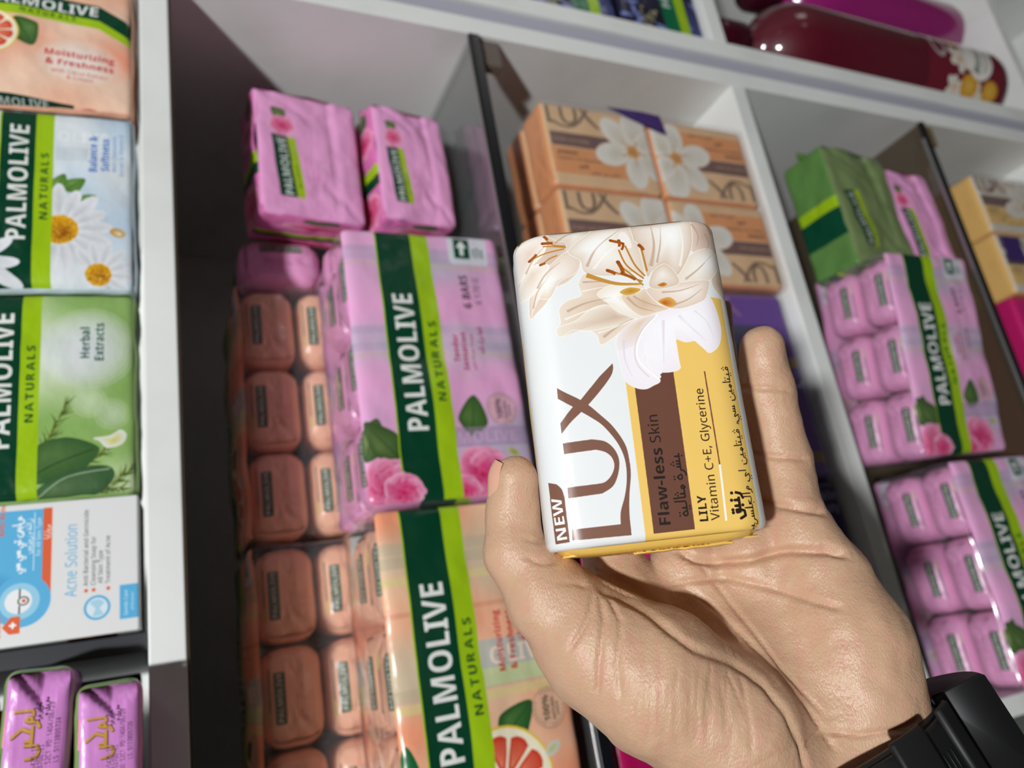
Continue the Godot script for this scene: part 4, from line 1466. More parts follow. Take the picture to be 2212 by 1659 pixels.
const CREASES := [
	[0.17, 0.130, [-4.41, 2.57, -3.79, 2.39, -2.83, 1.94, -1.74, 1.21, -0.66, 0.72, 0.23, 0.14, 0.77, -0.54, 1.14, -1.35, 1.33, -2.24]],
	[0.20, 0.260, [-1.35, 3.03, -0.70, 2.73, 0.04, 2.63, 1.08, 2.86, 2.11, 3.22, 3.15, 3.34, 3.92, 3.16]],
	[0.16, 0.120, [-1.74, 1.94, -0.55, 2.12, 0.33, 2.18, 1.08, 2.09, 2.26, 1.89, 3.30, 1.77]],
	[0.11, 0.070, [-1.00, 3.25, -0.26, 2.18, 0.48, 1.17, 1.22, 0.14, 2.26, -1.05]],
	[0.14, 0.080, [-1.38, 2.02, -0.22, 1.29, 0.95, 0.20, 1.82, -0.89, 2.40, -1.91]],
	[0.20, 0.200, [0.74, 4.51, 2.15, 4.57, 3.64, 4.38]],
	[0.15, 0.130, [0.99, 6.17, 2.26, 6.11, 3.44, 6.05]],
	[0.14, 0.110, [0.92, 8.45, 2.04, 8.45, 3.03, 8.32]],
	[0.10, 0.060, [-6.64, 3.93, -6.07, 3.76, -5.37, 3.76]],
	[0.10, 0.070, [-6.64, 3.44, -5.94, 3.20, -5.10, 3.34]],
	[0.08, 0.040, [-6.22, 3.35, -5.53, 3.21, -4.84, 3.46]],
	[0.10, 0.050, [-5.69, 2.73, -5.01, 2.70, -4.36, 2.53]],
	[0.10, 0.090, [-4.37, 2.57, -4.64, 1.90, -5.24, 0.96]],
	[0.10, 0.090, [-4.28, 2.58, -4.21, 1.86, -4.41, 0.80, -4.47, -0.25]],
	[0.09, 0.080, [-4.05, 2.47, -3.73, 1.82, -3.92, 0.78, -3.86, -0.13]],
	[0.12, 0.100, [1.18, -1.53, 1.99, -1.37, 3.07, -1.43, 4.14, -1.26, 5.02, -1.06]],
	[0.09, 0.030, [-0.93, -1.95, 0.24, -1.43, 1.41, -1.30, 2.84, -0.91]],
	[0.07, 0.035, [-3.38, 0.48, -3.54, -0.27, -3.37, -1.83]],
	[0.07, 0.035, [-3.11, 1.14, -3.30, 0.39, -3.34, -0.83]],
	[0.07, 0.035, [-3.03, 0.77, -3.08, 0.01, -3.14, -1.38]],
	[0.07, 0.035, [-2.73, 1.26, -2.81, 0.50, -2.85, -0.69]],
	[0.07, 0.035, [-2.56, 0.50, -2.68, -0.26, -2.74, -1.55]],
	[0.07, 0.035, [-2.27, 0.94, -2.46, 0.18, -2.33, -1.41]],
	[0.07, 0.035, [-2.03, 0.52, -2.01, -0.23, -1.86, -1.40]],
	[0.07, 0.035, [-1.95, 0.54, -2.03, -0.21, -2.02, -1.26]],
	[0.07, 0.035, [-1.69, 0.75, -1.86, -0.00, -1.79, -1.23]],
	[0.07, 0.035, [-1.41, 0.62, -1.57, -0.14, -1.52, -1.36]],
	[0.07, 0.035, [-1.29, 1.05, -1.39, 0.30, -1.50, -0.95]],
	[0.07, 0.035, [-1.05, 0.48, -1.08, -0.27, -0.96, -1.68]],
	[0.07, 0.035, [-0.84, 0.53, -0.99, -0.23, -0.80, -1.36]],
	[0.07, 0.035, [-0.61, 1.21, -0.79, 0.46, -0.38, -0.60]],
	[0.07, 0.035, [-0.36, 0.55, -0.39, -0.21, -0.37, -1.54]],
	[0.07, 0.035, [-0.24, 1.20, -0.43, 0.45, -0.42, -0.51]],
]


func smin(a: float, b: float, k: float) -> float:
	var h := maxf(k - absf(a - b), 0.0) / k
	return minf(a, b) - h * h * k * 0.25


func cone(p: Vector3, a: Vector3, ra: float, b: Vector3, rb: float) -> float:
	var ab := b - a
	var t := clampf((p - a).dot(ab) / ab.length_squared(), 0.0, 1.0)
	return (p - a - ab * t).length() - lerpf(ra, rb, t)


class Bone:
	var a: Vector3
	var b: Vector3
	var ra: float
	var rb: float
	var k: float
	var chain: int


var bones: Array[Bone] = []

func lay_bones() -> void:
	for q in PALM:
		var b := Bone.new()
		b.a = Vector3(q[0], q[1], q[2])
		b.ra = q[3]
		b.b = Vector3(q[4], q[5], q[6])
		b.rb = q[7]
		b.k = q[8]
		b.chain = -1
		bones.append(b)
	for c in FINGERS.size():
		var q: Array = FINGERS[c]
		for i in range(0, q.size() - 4, 4):
			var b := Bone.new()
			b.a = Vector3(q[i], q[i + 1], q[i + 2])
			b.ra = q[i + 3]
			b.b = Vector3(q[i + 4], q[i + 5], q[i + 6])
			b.rb = q[i + 7]
			b.k = 0.3
			b.chain = c
			bones.append(b)


func field(p: Vector3, near: Array) -> float:
	var d := 99.0
	var fingers := 99.0
	var chain := -1
	var cd := 99.0
	for n: Bone in near:
		var ab := n.b - n.a
		var ap := p - n.a
		var t := clampf(ap.dot(ab) / ab.length_squared(), 0.0, 1.0)
		var e := (ap - ab * t).length() - lerpf(n.ra, n.rb, t)
		if n.chain < 0:
			var h := maxf(n.k - absf(d - e), 0.0) / n.k
			d = minf(d, e) - h * h * n.k * 0.25
		else:
			if n.chain != chain:
				fingers = minf(fingers, cd)
				chain = n.chain
				cd = e
			else:
				var h := maxf(0.3 - absf(cd - e), 0.0) / 0.3
				cd = minf(cd, e) - h * h * 0.3 * 0.25
	fingers = minf(fingers, cd)
	var g := maxf(0.7 - absf(d - fingers), 0.0) / 0.7
	return minf(d, fingers) - g * g * 0.7 * 0.25


func hand_mesh(h: float, lo: Vector3, hi: Vector3) -> ArrayMesh:
	const N := 6
	var nb := Vector3i(((hi - lo) / (h * N)).ceil())
	var size := nb * N + Vector3i(2, 2, 2)
	var verts := {}
	var vp := PackedVector3Array()
	var quads := []
	var half := h * N * 0.5 * 1.7321
	for bz in nb.z:
		for by in nb.y:
			for bx in nb.x:
				var corner := lo + Vector3(bx, by, bz) * h * N
				var mid := corner + Vector3.ONE * h * N * 0.5
				var ds := PackedFloat32Array()
				var least := 99.0
				for n in bones:
					var e := cone(mid, n.a, n.ra, n.b, n.rb)
					ds.append(e)
					least = minf(least, e)
				if absf(least) > half + 0.45 and (least > 0.0 or least < -half - 0.6):
					continue
				var near := []
				for i in bones.size():
					if ds[i] < least + 2.0 * half + 0.9:
						near.append(bones[i])
				if absf(field(mid, near)) > half:
					continue
				# samples of this block (one layer more than its cells)
				const W := N + 1
				var s := PackedFloat32Array()
				s.resize(W * W * W)
				for z in W:
					for y in W:
						for x in W:
							s[(z * W + y) * W + x] = field(corner + Vector3(x, y, z) * h, near)
				for z in N:
					for y in N:
						for x in N:
							var i := (z * W + y) * W + x
							var v := [s[i], s[i + 1], s[i + W], s[i + W + 1], s[i + W * W], s[i + W * W + 1], s[i + W * W + W], s[i + W * W + W + 1]]
							var inside := 0
							for q in 8:
								if v[q] < 0.0:
									inside += 1
							if inside == 0 or inside == 8:
								continue
							var sum := Vector3.ZERO
							var cnt := 0
							for q in 12:
								var a: int = EDGE[q * 2]
								var b: int = EDGE[q * 2 + 1]
								if (v[a] < 0.0) != (v[b] < 0.0):
									var t: float = v[a] / (v[a] - v[b])
									var pa := Vector3(a & 1, (a >> 1) & 1, a >> 2)
									var pb := Vector3(b & 1, (b >> 1) & 1, b >> 2)
									sum += pa.lerp(pb, t)
									cnt += 1
							var g := Vector3i(bx * N + x, by * N + y, bz * N + z)
							verts[g] = vp.size()
							vp.append(corner + (Vector3(x, y, z) + sum / cnt) * h)
							if (v[0] < 0.0) != (v[1] < 0.0):
								quads.append([g, 0, v[0] < 0.0])
							if (v[0] < 0.0) != (v[2] < 0.0):
								quads.append([g, 1, v[0] < 0.0])
							if (v[0] < 0.0) != (v[4] < 0.0):
								quads.append([g, 2, v[0] < 0.0])
	var idx := PackedInt32Array()
	const AX := [Vector3i(1, 0, 0), Vector3i(0, 1, 0), Vector3i(0, 0, 1)]
	for q in quads:
		var g: Vector3i = q[0]
		var u: Vector3i = AX[(q[1] + 1) % 3]
		var w: Vector3i = AX[(q[1] + 2) % 3]
		var k := [g - u - w, g - w, g, g - u]
		if not (verts.has(k[0]) and verts.has(k[1]) and verts.has(k[3])):
			continue
		var a: int = verts[k[0]]
		var b: int = verts[k[1]]
		var c: int = verts[k[2]]
		var d: int = verts[k[3]]
		if q[2]:
			idx.append_array([a, c, b, a, d, c])
		else:
			idx.append_array([a, b, c, a, c, d])
	# creases pressed into the side that faces the palm
	var nor := normals_of(vp, idx)
	var pores := noise(77, 3.2, 2)
	var lumps := noise(78, 0.7, 2)
	var cut := []
	for c in CREASES:
		var pts := PackedVector2Array()
		for i in range(0, c[2].size(), 2):
			pts.append(Vector2(c[2][i], c[2][i + 1]))
		var box := Rect2(pts[0], Vector2.ZERO)
		for p in pts:
			box = box.expand(p)
		cut.append([c[0], c[1], pts, box.grow(c[0] * 1.6)])
	for i in vp.size():
		var p := vp[i]
		var q := Vector2(p.x, p.y)
		var deep := 0.0
		if nor[i].z > 0.05:
			for c in cut:
				if (c[3] as Rect2).has_point(q):
					var pts: PackedVector2Array = c[2]
					var d := 99.0
					for j in pts.size() - 1:
						d = minf(d, q.distance_to(Geometry2D.get_closest_point_to_segment(q, pts[j], pts[j + 1])))
					var t: float = d / c[0]
					if t < 1.5:
						var fade := clampf(minf(q.distance_to(pts[0]), q.distance_to(pts[pts.size() - 1])) / 0.35, 0.15, 1.0)
						deep = maxf(deep, c[1] * exp(-t * t * 2.6) * fade)
		vp[i] = p - nor[i] * (deep - lumps.get_noise_3dv(p) * 0.05 - pores.get_noise_3dv(p) * 0.008)
	nor = normals_of(vp, idx)
	for i in vp.size():
		vp[i] *= 0.01
	var arr := []
	arr.resize(Mesh.ARRAY_MAX)
	arr[Mesh.ARRAY_VERTEX] = vp
	arr[Mesh.ARRAY_NORMAL] = nor
	arr[Mesh.ARRAY_INDEX] = idx
	var mesh := ArrayMesh.new()
	mesh.add_surface_from_arrays(Mesh.PRIMITIVE_TRIANGLES, arr)
	return mesh

const EDGE := [0, 1, 2, 3, 4, 5, 6, 7, 0, 2, 1, 3, 4, 6, 5, 7, 0, 4, 1, 5, 2, 6, 3, 7]


func normals_of(vp: PackedVector3Array, idx: PackedInt32Array) -> PackedVector3Array:
	var n := PackedVector3Array()
	n.resize(vp.size())
	for t in range(0, idx.size(), 3):
		var a := vp[idx[t]]
		var f := (vp[idx[t + 2]] - a).cross(vp[idx[t + 1]] - a)
		n[idx[t]] += f
		n[idx[t + 1]] += f
		n[idx[t + 2]] += f
	for i in n.size():
		n[i] = n[i].normalized()
	return n


func hand_and_soap() -> void:
	lay_bones()
	var turn := Basis(Vector3(0.9031, -0.1614, 0.3981), Vector3(0.0137, 0.9371, 0.3488), Vector3(-0.4293, -0.3095, 0.8485)).orthonormalized()
	var o := thing("person", "left hand of a person with a dark wrist band, palm up, gripping the lily soap", "hand", Vector3(0.16786, 1.33588, 0.23513))
	o.basis = turn
	var skin := mat(Color(1, 1, 1), 0.43)
	var tone := NoiseTexture2D.new()
	tone.width = 512
	tone.height = 512
	tone.seamless = true
	tone.noise = noise(5, 0.008, 3)
	var ramp := Gradient.new()
	ramp.colors = PackedColorArray([srgb(198, 164, 130), srgb(199, 160, 130), srgb(202, 153, 129)])
	ramp.offsets = PackedFloat32Array([0.1, 0.5, 0.9])
	tone.color_ramp = ramp
	skin.albedo_texture = tone
	skin.subsurf_scatter_enabled = true
	skin.subsurf_scatter_strength = 0.08
	skin.normal_enabled = true
	skin.normal_texture = noise_normal(31, 0.05, 5.0, 512)
	skin.normal_scale = 0.8
	skin.uv1_triplanar = true
	skin.uv1_scale = Vector3(64, 26, 50)
	part(o, "hand_skin", hand_mesh(0.085, Vector3(-9, -7.5, -7), Vector3(9.5, 11.5, 5.5)), skin)
	# thumb nail: a bent plate on the far side of the thumb tip
	var st := SurfaceTool.new()
	st.begin(Mesh.PRIMITIVE_TRIANGLES)
	st.set_smooth_group(0)
	var mid := Vector3(FINGERS[0][0], FINGERS[0][1], FINGERS[0][2])
	for j in 13:
		for i in 11:
			var v := j / 12.0
			var u := i / 10.0 * 2.0 - 1.0
			# around the thumb: the plate looks left and slightly to the palm side
			var ang := deg_to_rad(176.0 + u * 50.0)
			var y := lerpf(0.66, -0.80, v) + (-0.10 * u * u if v < 0.5 else 0.16 * u * u) * absf(v - 0.5) * 2.0
			var r := 0.81 - 0.085 * u * u - 0.22 * pow(maxf(0.0, (y - 0.05) / 0.6), 2.0)
			var lean := Vector3(-0.02 - 0.03 * v, 0, 0)
			st.add_vertex((mid + lean + Vector3(cos(ang) * r, y, sin(ang) * r)) * 0.01)
	for j in 12:
		for i in 10:
			var k := j * 11 + i
			for q in [k, k + 11, k + 1, k + 1, k + 11, k + 12]:
				st.add_index(q)
	st.generate_normals()
	var nail := part(o, "thumb_nail", st.commit(), mat(srgb(216, 164, 140), 0.22))
	nail.set_meta("label", "pale glossy thumb nail")
	soap()
	watch(turn)

# ---------------------------------------------------------------- the soap bar that is held up
func art_lily_soap() -> Image:
	# one sheet around the bar: left side 0..34 mm wraps behind, front 66 mm, right side; here x = 0 is the left edge of the front
	var a := Art.new(126, 98.5, 10, Color8(234, 235, 234))
	var X := 30.0
	var cv := func(f: Array, closed: bool) -> PackedVector2Array:
		var g := []
		for i in f.size():
			g.append(f[i] + (X if i % 2 == 0 else 0.0))
		return a.curve(g, closed)
	var pl := func(f: Array) -> PackedVector2Array:
		var p := PackedVector2Array()
		for i in range(0, f.size(), 2):
			p.append(Vector2(f[i] + X, f[i + 1]))
		return p
	var at := func(x: float, y: float) -> Vector2: return Vector2(x + X, y)
	var yellow := Color8(240, 198, 106)
	var brown := Color8(108, 70, 56)
	var foil := Color8(128, 88, 72)
	# yellow panel and brown block
	a.poly(pl.call([28.7, 51.4, 43.7, 45.9, 45.4, 39.7, 50, 32, 57.2, 26.8, 62.7, 27.2, 62.5, 41.5, 62.2, 95.7, 62.2, 98.6, 27.9, 98.6]), yellow)
	a.poly(pl.call([31.2, 53.1, 33.2, 44.4, 36.5, 42.6, 43.5, 47.1, 42.4, 96.5, 30.4, 96.5]), brown)
	# side panels beyond the front
	a.rect(0, 0, 26, 98.5, Color8(236, 236, 236))
	a.rect(2, 30, 20, 40, yellow)
	a.rect(97, 0, 3.5, 98.5, Color8(222, 224, 224))
	a.rect(101, 20, 24, 78.5, yellow)
	# lily, back petals first
	var cream := Color8(243, 236, 228)
	var beige := Color8(226, 206, 188)
	var tan := Color8(208, 182, 160)
	var snow := Color8(250, 248, 244)
	var blush := Color8(246, 238, 242)
	var petal := func(f: Array, hx: float, hy: float, rim: Color, heart: Color, bend: float) -> void:
		var c: PackedVector2Array = cv.call(f, true)
		a.grad(c, at.call(hx, hy), rim, heart, 14, bend)
		c.append(c[0])
		a.line(c, 0.22, Color8(252, 248, 240, 190))
	petal.call([-0.4, 3.6, 1.9, -0.9, 10.3, -1.5, 21.4, -2, 24.7, -1.6, 24.3, 1.6, 22.7, 4.2, 20.4, 5.7, 16.8, 7.2, 20.1, 10.7, 19.2, 14.2, 15.4, 17.4, 11.9, 18.8, 9.4, 22.1, 7.5, 24.1, 4.8, 26.0, 2.8, 27.2, 2.4, 24.9, 3.4, 20.2, -0.7, 19.7, 0.2, 15.8, -1.1, 11.2, -0.6, 7.7], 12, 8, beige, Color8(214, 190, 172), 1.0)
	petal.call([11.0, -0.6, 21.4, -2, 24.5, 0.2, 22.2, 4.6, 16.8, 7.2, 16.4, 4.0, 13.5, 3.2], 20, 1.5, Color8(222, 204, 186), cream, 1.0)
	petal.call([-0.4, 7.7, 1.5, 2.5, 8.0, 0.4, 10.9, 1.2, 9.3, 6.9, 4.6, 10.5, 0.0, 14.0], 5, 6, cream, Color8(224, 202, 186), 1.2)
	petal.call([16.8, 7.2, 20.1, 10.7, 18.3, 14.6, 13.0, 17.1, 9.4, 22.1, 5.3, 21.7, 2.8, 27.2, 3.2, 20.6, 6.2, 14.7, 10.4, 11.5], 9, 17, beige, snow, 0.9)
	petal.call([0.2, 15.8, 4.6, 10.5, 10.4, 11.1, 8.3, 14.9, 4.3, 19.8, -0.5, 19.8], 5, 13, cream, beige, 1.0)
	petal.call([55.4, -1.9, 62.2, -1.9, 65.8, 3.4, 65.2, 10.2, 60.0, 12.5, 55.1, 11.1, 56.7, 3.5], 60, 6, Color8(226, 206, 192), Color8(214, 184, 166), 1.0)
	a.line(cv.call([62.5, 1.0, 63.6, 5.0], false), 1.0, Color8(206, 130, 50), 0.2)
	petal.call([60.4, 20.2, 63.1, 16.4, 65.4, 20.6, 67.3, 28.7, 63.4, 26.7, 60.6, 23.8], 63, 22, beige, Color8(206, 178, 150), 1.0)
	petal.call([54.9, 12.4, 62.4, 10.5, 64.2, 15.6, 60.3, 20.6, 57.2, 21.7, 49.0, 22.6, 49.6, 19.1], 60, 15, Color8(232, 216, 198), snow, 0.8)
	petal.call([16.8, 7.2, 23.4, 2.0, 28.9, -0.9, 37.1, -1.9, 37.8, 4.8, 39.1, 7.6, 39.6, 18.1, 36.5, 16.4, 31.0, 17.2, 21.6, 15.3, 20.1, 10.7], 25, 7, Color8(224, 206, 188), snow, 0.7)
	petal.call([37.8, 5.2, 39.2, -1.8, 55.4, -1.8, 56.7, 3.5, 55.1, 11.1, 49.6, 19.1, 46.5, 14.7, 42.4, 16.6, 40.1, 18.1, 39.1, 7.6], 50, 5, Color8(214, 190, 168), snow, 0.62)
	a.poly(cv.call([32.4, 7.0, 33.8, 3.0, 35.6, 2.7, 36.9, 5.6, 36.5, 8.3], true), cream)
	petal.call([20.8, 15.3, 18.6, 18.6, 19.0, 22.2, 14.6, 23.5, 11.8, 25.9, 11.7, 30.3, 10.6, 31.9, 11.0, 35.0, 15.0, 33.2, 19.9, 34.0, 22.1, 35.7, 22.9, 38.8, 26.9, 37.1, 29.6, 35.2, 33.7, 32.5, 36.5, 31.1, 39.8, 27.9, 39.1, 22.0, 33.2, 19.2, 30.2, 19.4, 23.9, 16.5], 30, 25, Color8(234, 218, 200), Color8(210, 182, 156), 1.2)
	petal.call([10.6, 31.9, 16.2, 30.3, 21.7, 26.9, 26.7, 26.3, 30.5, 29.1, 35.2, 30.9, 31.6, 32.8, 26.5, 33.6, 19.9, 34.0, 15.0, 33.2, 11.0, 35.0], 29, 30.5, Color8(238, 226, 210), tan, 1.0)
	petal.call([36.5, 31.1, 41.1, 30.7, 45.9, 29.4, 55.8, 27.8, 57.7, 26.2, 59.4, 29.0, 60.4, 35.3, 59.9, 39.6, 58.3, 43.0, 55.1, 44.8, 53.5, 42.0, 52.4, 40.6, 48.7, 40.7, 45.6, 39.5, 44.3, 42.4, 45.0, 45.5, 45.8, 48.6, 42.8, 49.6, 38.7, 49.1, 36.5, 47.2, 36.2, 43.7, 35.9, 42.8, 34.4, 44.8, 35.6, 47.9, 39.1, 51.8, 36.8, 53.2, 34.3, 54.0, 31.5, 53.3, 28.9, 51.1, 27.9, 46.7, 27.5, 41.5, 27.6, 37.6, 29.6, 35.2, 33.7, 32.5], 46, 34, Color8(242, 234, 240), Color8(250, 248, 250), 0.8)
	a.grad(cv.call([29.6, 35.2, 33.7, 32.5, 38, 31, 41, 31, 36, 36, 33, 40, 28, 41, 27.8, 38], true), at.call(36, 33), Color8(240, 230, 232), Color8(226, 204, 178), 8)
	a.line(cv.call([41.4, 31.1, 36.6, 35.5, 33.8, 40.4, 33.9, 45.6, 39.1, 51.8], false), 0.5, Color8(252, 250, 246))
	a.line(cv.call([40.6, 31.4, 35.9, 35.6, 33.1, 40.6, 33.0, 46.0, 36.0, 50.5], false), 0.4, Color8(214, 200, 196, 150))
	petal.call([23.9, 22.7, 26.3, 20.7, 30.2, 19.6, 33.6, 19.5, 35.8, 21.3, 38.6, 22.4, 36.3, 23.5, 31.3, 23.7, 32.5, 26.7, 36.5, 31.1, 33.9, 31.3, 29.3, 28.6, 26.8, 25.7], 29, 24, Color8(238, 226, 208), snow, 0.8)
	petal.call([31.3, 23.7, 35.9, 23.5, 39.0, 22.3, 41.2, 24.5, 42.4, 27.7, 45.7, 29.4, 41.1, 30.5, 36.5, 31.1, 32.8, 27.6], 38, 27, Color8(232, 212, 190), Color8(214, 184, 156), 1.0)
	petal.call([39.3, 23.0, 41.6, 21.9, 50.1, 21.4, 57.3, 21.2, 59.3, 21.9, 57.7, 26.2, 55.7, 28.2, 50.0, 29.8, 45.7, 29.4, 41.7, 26.8], 52, 24.5, Color8(226, 204, 184), Color8(246, 238, 230), 0.8)
	petal.call([40.4, 21.7, 41.2, 18.7, 42.9, 16.2, 46.5, 14.7, 49.3, 18.2, 49.6, 21.8, 43.5, 22.9], 45, 18, Color8(218, 196, 174), cream, 0.9)
	a.grad(cv.call([31.0, 22.6, 34, 21.4, 37.5, 22.2, 36, 23.4, 33, 23.8], true), at.call(34.5, 22.6), Color8(216, 170, 84), Color8(190, 136, 40), 6)
	a.grad(cv.call([42.5, 26.6, 46, 25.8, 48, 28, 46, 29.2, 43.5, 28], true), at.call(44, 27.6), Color8(226, 176, 92), Color8(186, 92, 30), 6)
	a.grad(cv.call([43, 21.5, 45, 20.8, 46, 21.6, 44.5, 22.2], true), at.call(44.5, 21.5), Color8(210, 150, 60), Color8(186, 92, 30), 4)
	# soft folds along the petals
	for q in [[22, 13, 26, 7, 34, 1.5, 0.9, 0], [24, 14, 29, 9, 36, 5, 0.7, 1], [42, 15, 44, 8, 44, 1, 1.3, 0], [44, 14, 46, 8, 47, 2, 0.7, 0], [51, 16, 53, 9, 53, 2, 0.8, 1], [14, 27, 20, 25, 28, 24, 0.8, 0], [13, 29.5, 20, 27.5, 26, 26.5, 0.6, 1], [24, 36.5, 29, 33.5, 34, 31.5, 0.8, 0], [22.5, 35, 28, 33.8, 33, 32, 0.5, 1], [33, 24.5, 36, 28, 41, 30, 0.8, 0], [35, 24.3, 38, 26.5, 43.5, 29, 0.6, 0], [44, 24, 50, 24, 56, 22.5, 0.6, 0], [47, 28.5, 52, 27, 56.5, 24, 0.6, 0], [52, 20.5, 57, 17, 62, 12.5, 0.7, 0], [30, 38, 29.5, 44, 31, 50, 0.8, 2], [43, 33, 42, 40, 41, 47, 0.9, 2], [48, 32, 51, 36, 55, 41, 0.9, 2], [53, 31, 56, 35, 57.5, 40, 0.6, 2], [3, 12, 6, 8, 10, 4.5, 0.6, 0], [6, 18, 9, 14, 14, 10.5, 0.7, 0], [4, 24, 6, 19, 10, 15, 0.5, 0], [13, 4, 17, 1.5, 22, 0, 0.7, 0], [57, 2, 58.5, 6, 57, 10, 0.7, 0], [61, 5, 62, 8, 60.5, 11, 0.6, 0], [20, 18, 26, 18.5, 31, 20, 0.6, 0], [19.5, 21, 24, 20.5, 27, 20.3, 0.5, 1]]:
		var fc: Color = [Color8(190, 156, 130, 185), Color8(255, 252, 246, 170), Color8(222, 210, 222, 150)][int(q[7])]
		for w2 in [1.0, 0.6, 0.3]:
			a.line(cv.call([q[0], q[1], q[2], q[3], q[4], q[5]], false), q[6] * w2 * 1.35, Color(fc, fc.a * 0.5), 0.1)
	for q in [[25, 6, 5, 3], [50, 5, 4, 5], [28, 24.5, 3, 1.6], [52, 34, 5, 3.5], [60, 15, 2, 3], [10, 17, 2.4, 2.4], [39, 42, 3.5, 4]]:
		a.soft(q[0] + X, q[1], q[2], q[3], Color8(255, 255, 253, 150))
	# stamens
	var stem := Color8(190, 128, 42)
	for s in [[39.6, 18.1, 36.9, 13.8, 34.9, 7.2], [39.1, 18.9, 34.4, 13.9, 32.7, 8.4], [40.5, 16.6, 40.2, 12.7, 39.9, 9.1], [38.6, 19.8, 33.9, 17.5, 29.9, 15.7], [38.4, 20.6, 30.2, 19.6, 21.5, 15.8], [38.6, 21.1, 35.9, 17.7, 32.6, 14.2], [16.2, 5.3, 12.5, 4.5, 10.1, 2.0], [16.4, 5.8, 11.7, 4.9, 9.2, 4.6], [15.7, 6.2, 10.1, 7.0, 5.4, 8.1], [13.3, 8.2, 11.1, 8.9, 8.2, 10.6]]:
		a.line(cv.call(s, false), 0.55 if s[0] > 20 else 0.4, stem)
	a.line(cv.call([38.4, 20.6, 30.2, 19.6, 21.5, 15.8], false), 0.5, Color8(196, 142, 60), 1.6)
	var an := Color8(164, 84, 24)
	for s in [[33.2, 5.3, 33.0, 7.4, 0.9], [30.6, 5.0, 34.6, 6.6, 0.9], [34.4, 6.6, 33.6, 8.6, 0.8], [39.4, 7.6, 40.4, 9.4, 1.1], [28.3, 15.0, 30.6, 16.4, 1.1], [31.9, 12.6, 33.0, 16.4, 1.2], [32.6, 16.4, 36.5, 19.0, 0.9], [9.8, 1.2, 10.9, 2.6, 0.8], [9.2, 3.6, 12.4, 3.8, 0.9], [4.6, 8.4, 7.0, 6.8, 0.9], [7.8, 10.6, 9.4, 10.2, 0.8]]:
		a.line(pl.call([s[0], s[1], (s[0] + s[2]) / 2 + 0.2, (s[1] + s[3]) / 2, s[2], s[3]]), s[4], an)
		a.poly(a.oval(s[0] + X, s[1], s[4] * 0.6, s[4] * 0.5, 0.4, 10), Color8(150, 72, 20))
	# name: the three letters share one long stroke
	a.poly(cv.call([25.6, 45.0, 25.5, 46.7, 24.5, 48.9, 21.2, 52.6, 16.6, 56.9, 11.5, 61.1, 7.9, 64.7], false) + pl.call([7.9, 61.5, 12.1, 57.0, 14.5, 55.2, 21.3, 48.5, 24.5, 45.9]), foil)
	a.poly(cv.call([8.2, 50.7, 10.5, 52.4, 14.5, 55.2, 16.6, 56.9, 19.7, 60.3, 23.0, 64.3, 25.8, 69.9, 26.4, 74.8, 26.2, 79.1, 25.0, 84.6, 24.2, 90.4, 24.0, 96.2], false) + pl.call([7.0, 95.9, 7.2, 92.8]) + cv.call([21.3, 92.8, 21.8, 89.3, 23.5, 85.2, 24.7, 81.0, 25.2, 76.6, 24.8, 72.6, 23.2, 68.4, 20.0, 63.6, 16.9, 60.8, 14.4, 58.9, 12.1, 57.0, 8.1, 54.0], false), foil)
	a.poly(pl.call([7.9, 67.6]) + cv.call([16.3, 67.4, 20.1, 68.5, 22.5, 71.1, 23.4, 74.4, 22.6, 78.3, 20.6, 81.7, 17.2, 83.5], false) + pl.call([7.5, 83.8, 7.6, 80.7]) + cv.call([15.7, 80.6, 18.4, 80.3, 20.6, 78.5, 21.8, 75.9, 21.4, 73.4, 19.7, 71.6, 17.1, 70.6], false) + pl.call([7.9, 70.8]), foil)
	a.poly(pl.call([2.3, 78.3]) + cv.call([4.6, 79.2, 5.9, 80.9, 6.4, 83.4], false) + pl.call([6.2, 96.2, 2.2, 96.3]), foil)
	a.text("NEW", 5.6 + X, 95.3, 2.9, Color8(244, 242, 240), 91.0, 700, 12.2 / probe("NEW", 2.9))
	a.text("Flaw-less", 35.6 + X, 94.4, 3.2, INK, 88.0, 700, 22.3 / probe("Flaw-less", 3.2))
	a.text("Skin", 36.4 + X, 70.4, 3.1, INK, 89.0, 400, 8.6 / (probe("Skin", 3.1) * 0.93))
	arabic(a, "b|sh|r|h| |m|th|a|L|y|h", 41.0 + X, 74.2, 2.25, INK, 90.0, 0.2, 1.25)
	a.text("LILY", 46.6 + X, 94.6, 2.5, INK, 88.0, 700, 7.4 / probe("LILY", 2.5))
	a.text("Vitamin C+E, Glycerine", 50.0 + X, 94.7, 2.5, INK, 87.8, 400, 39.4 / (probe("Vitamin C+E, Glycerine", 2.5) * 0.93))
	a.line(pl.call([52.9, 50.4, 52.6, 78.8]), 0.38, Color8(120, 70, 56))
	a.line(pl.call([52.6, 78.8, 51.8, 95.1]), 0.6, Color8(248, 244, 238))
	arabic(a, "z|n|b|q", 56.4 + X, 87.0, 2.3, INK, 90.0, 0.34, 1.2)
	arabic(a, "v|y|t|a|m|y|N| |s|Y|,| |v|y|t|a|m|y|N| |A|Y| |w|A|L|j|l|s|r|y|N", 60.4 + X, 49.2, 1.72, INK, 90.0, 0.19, 1.42)
	return a.done()


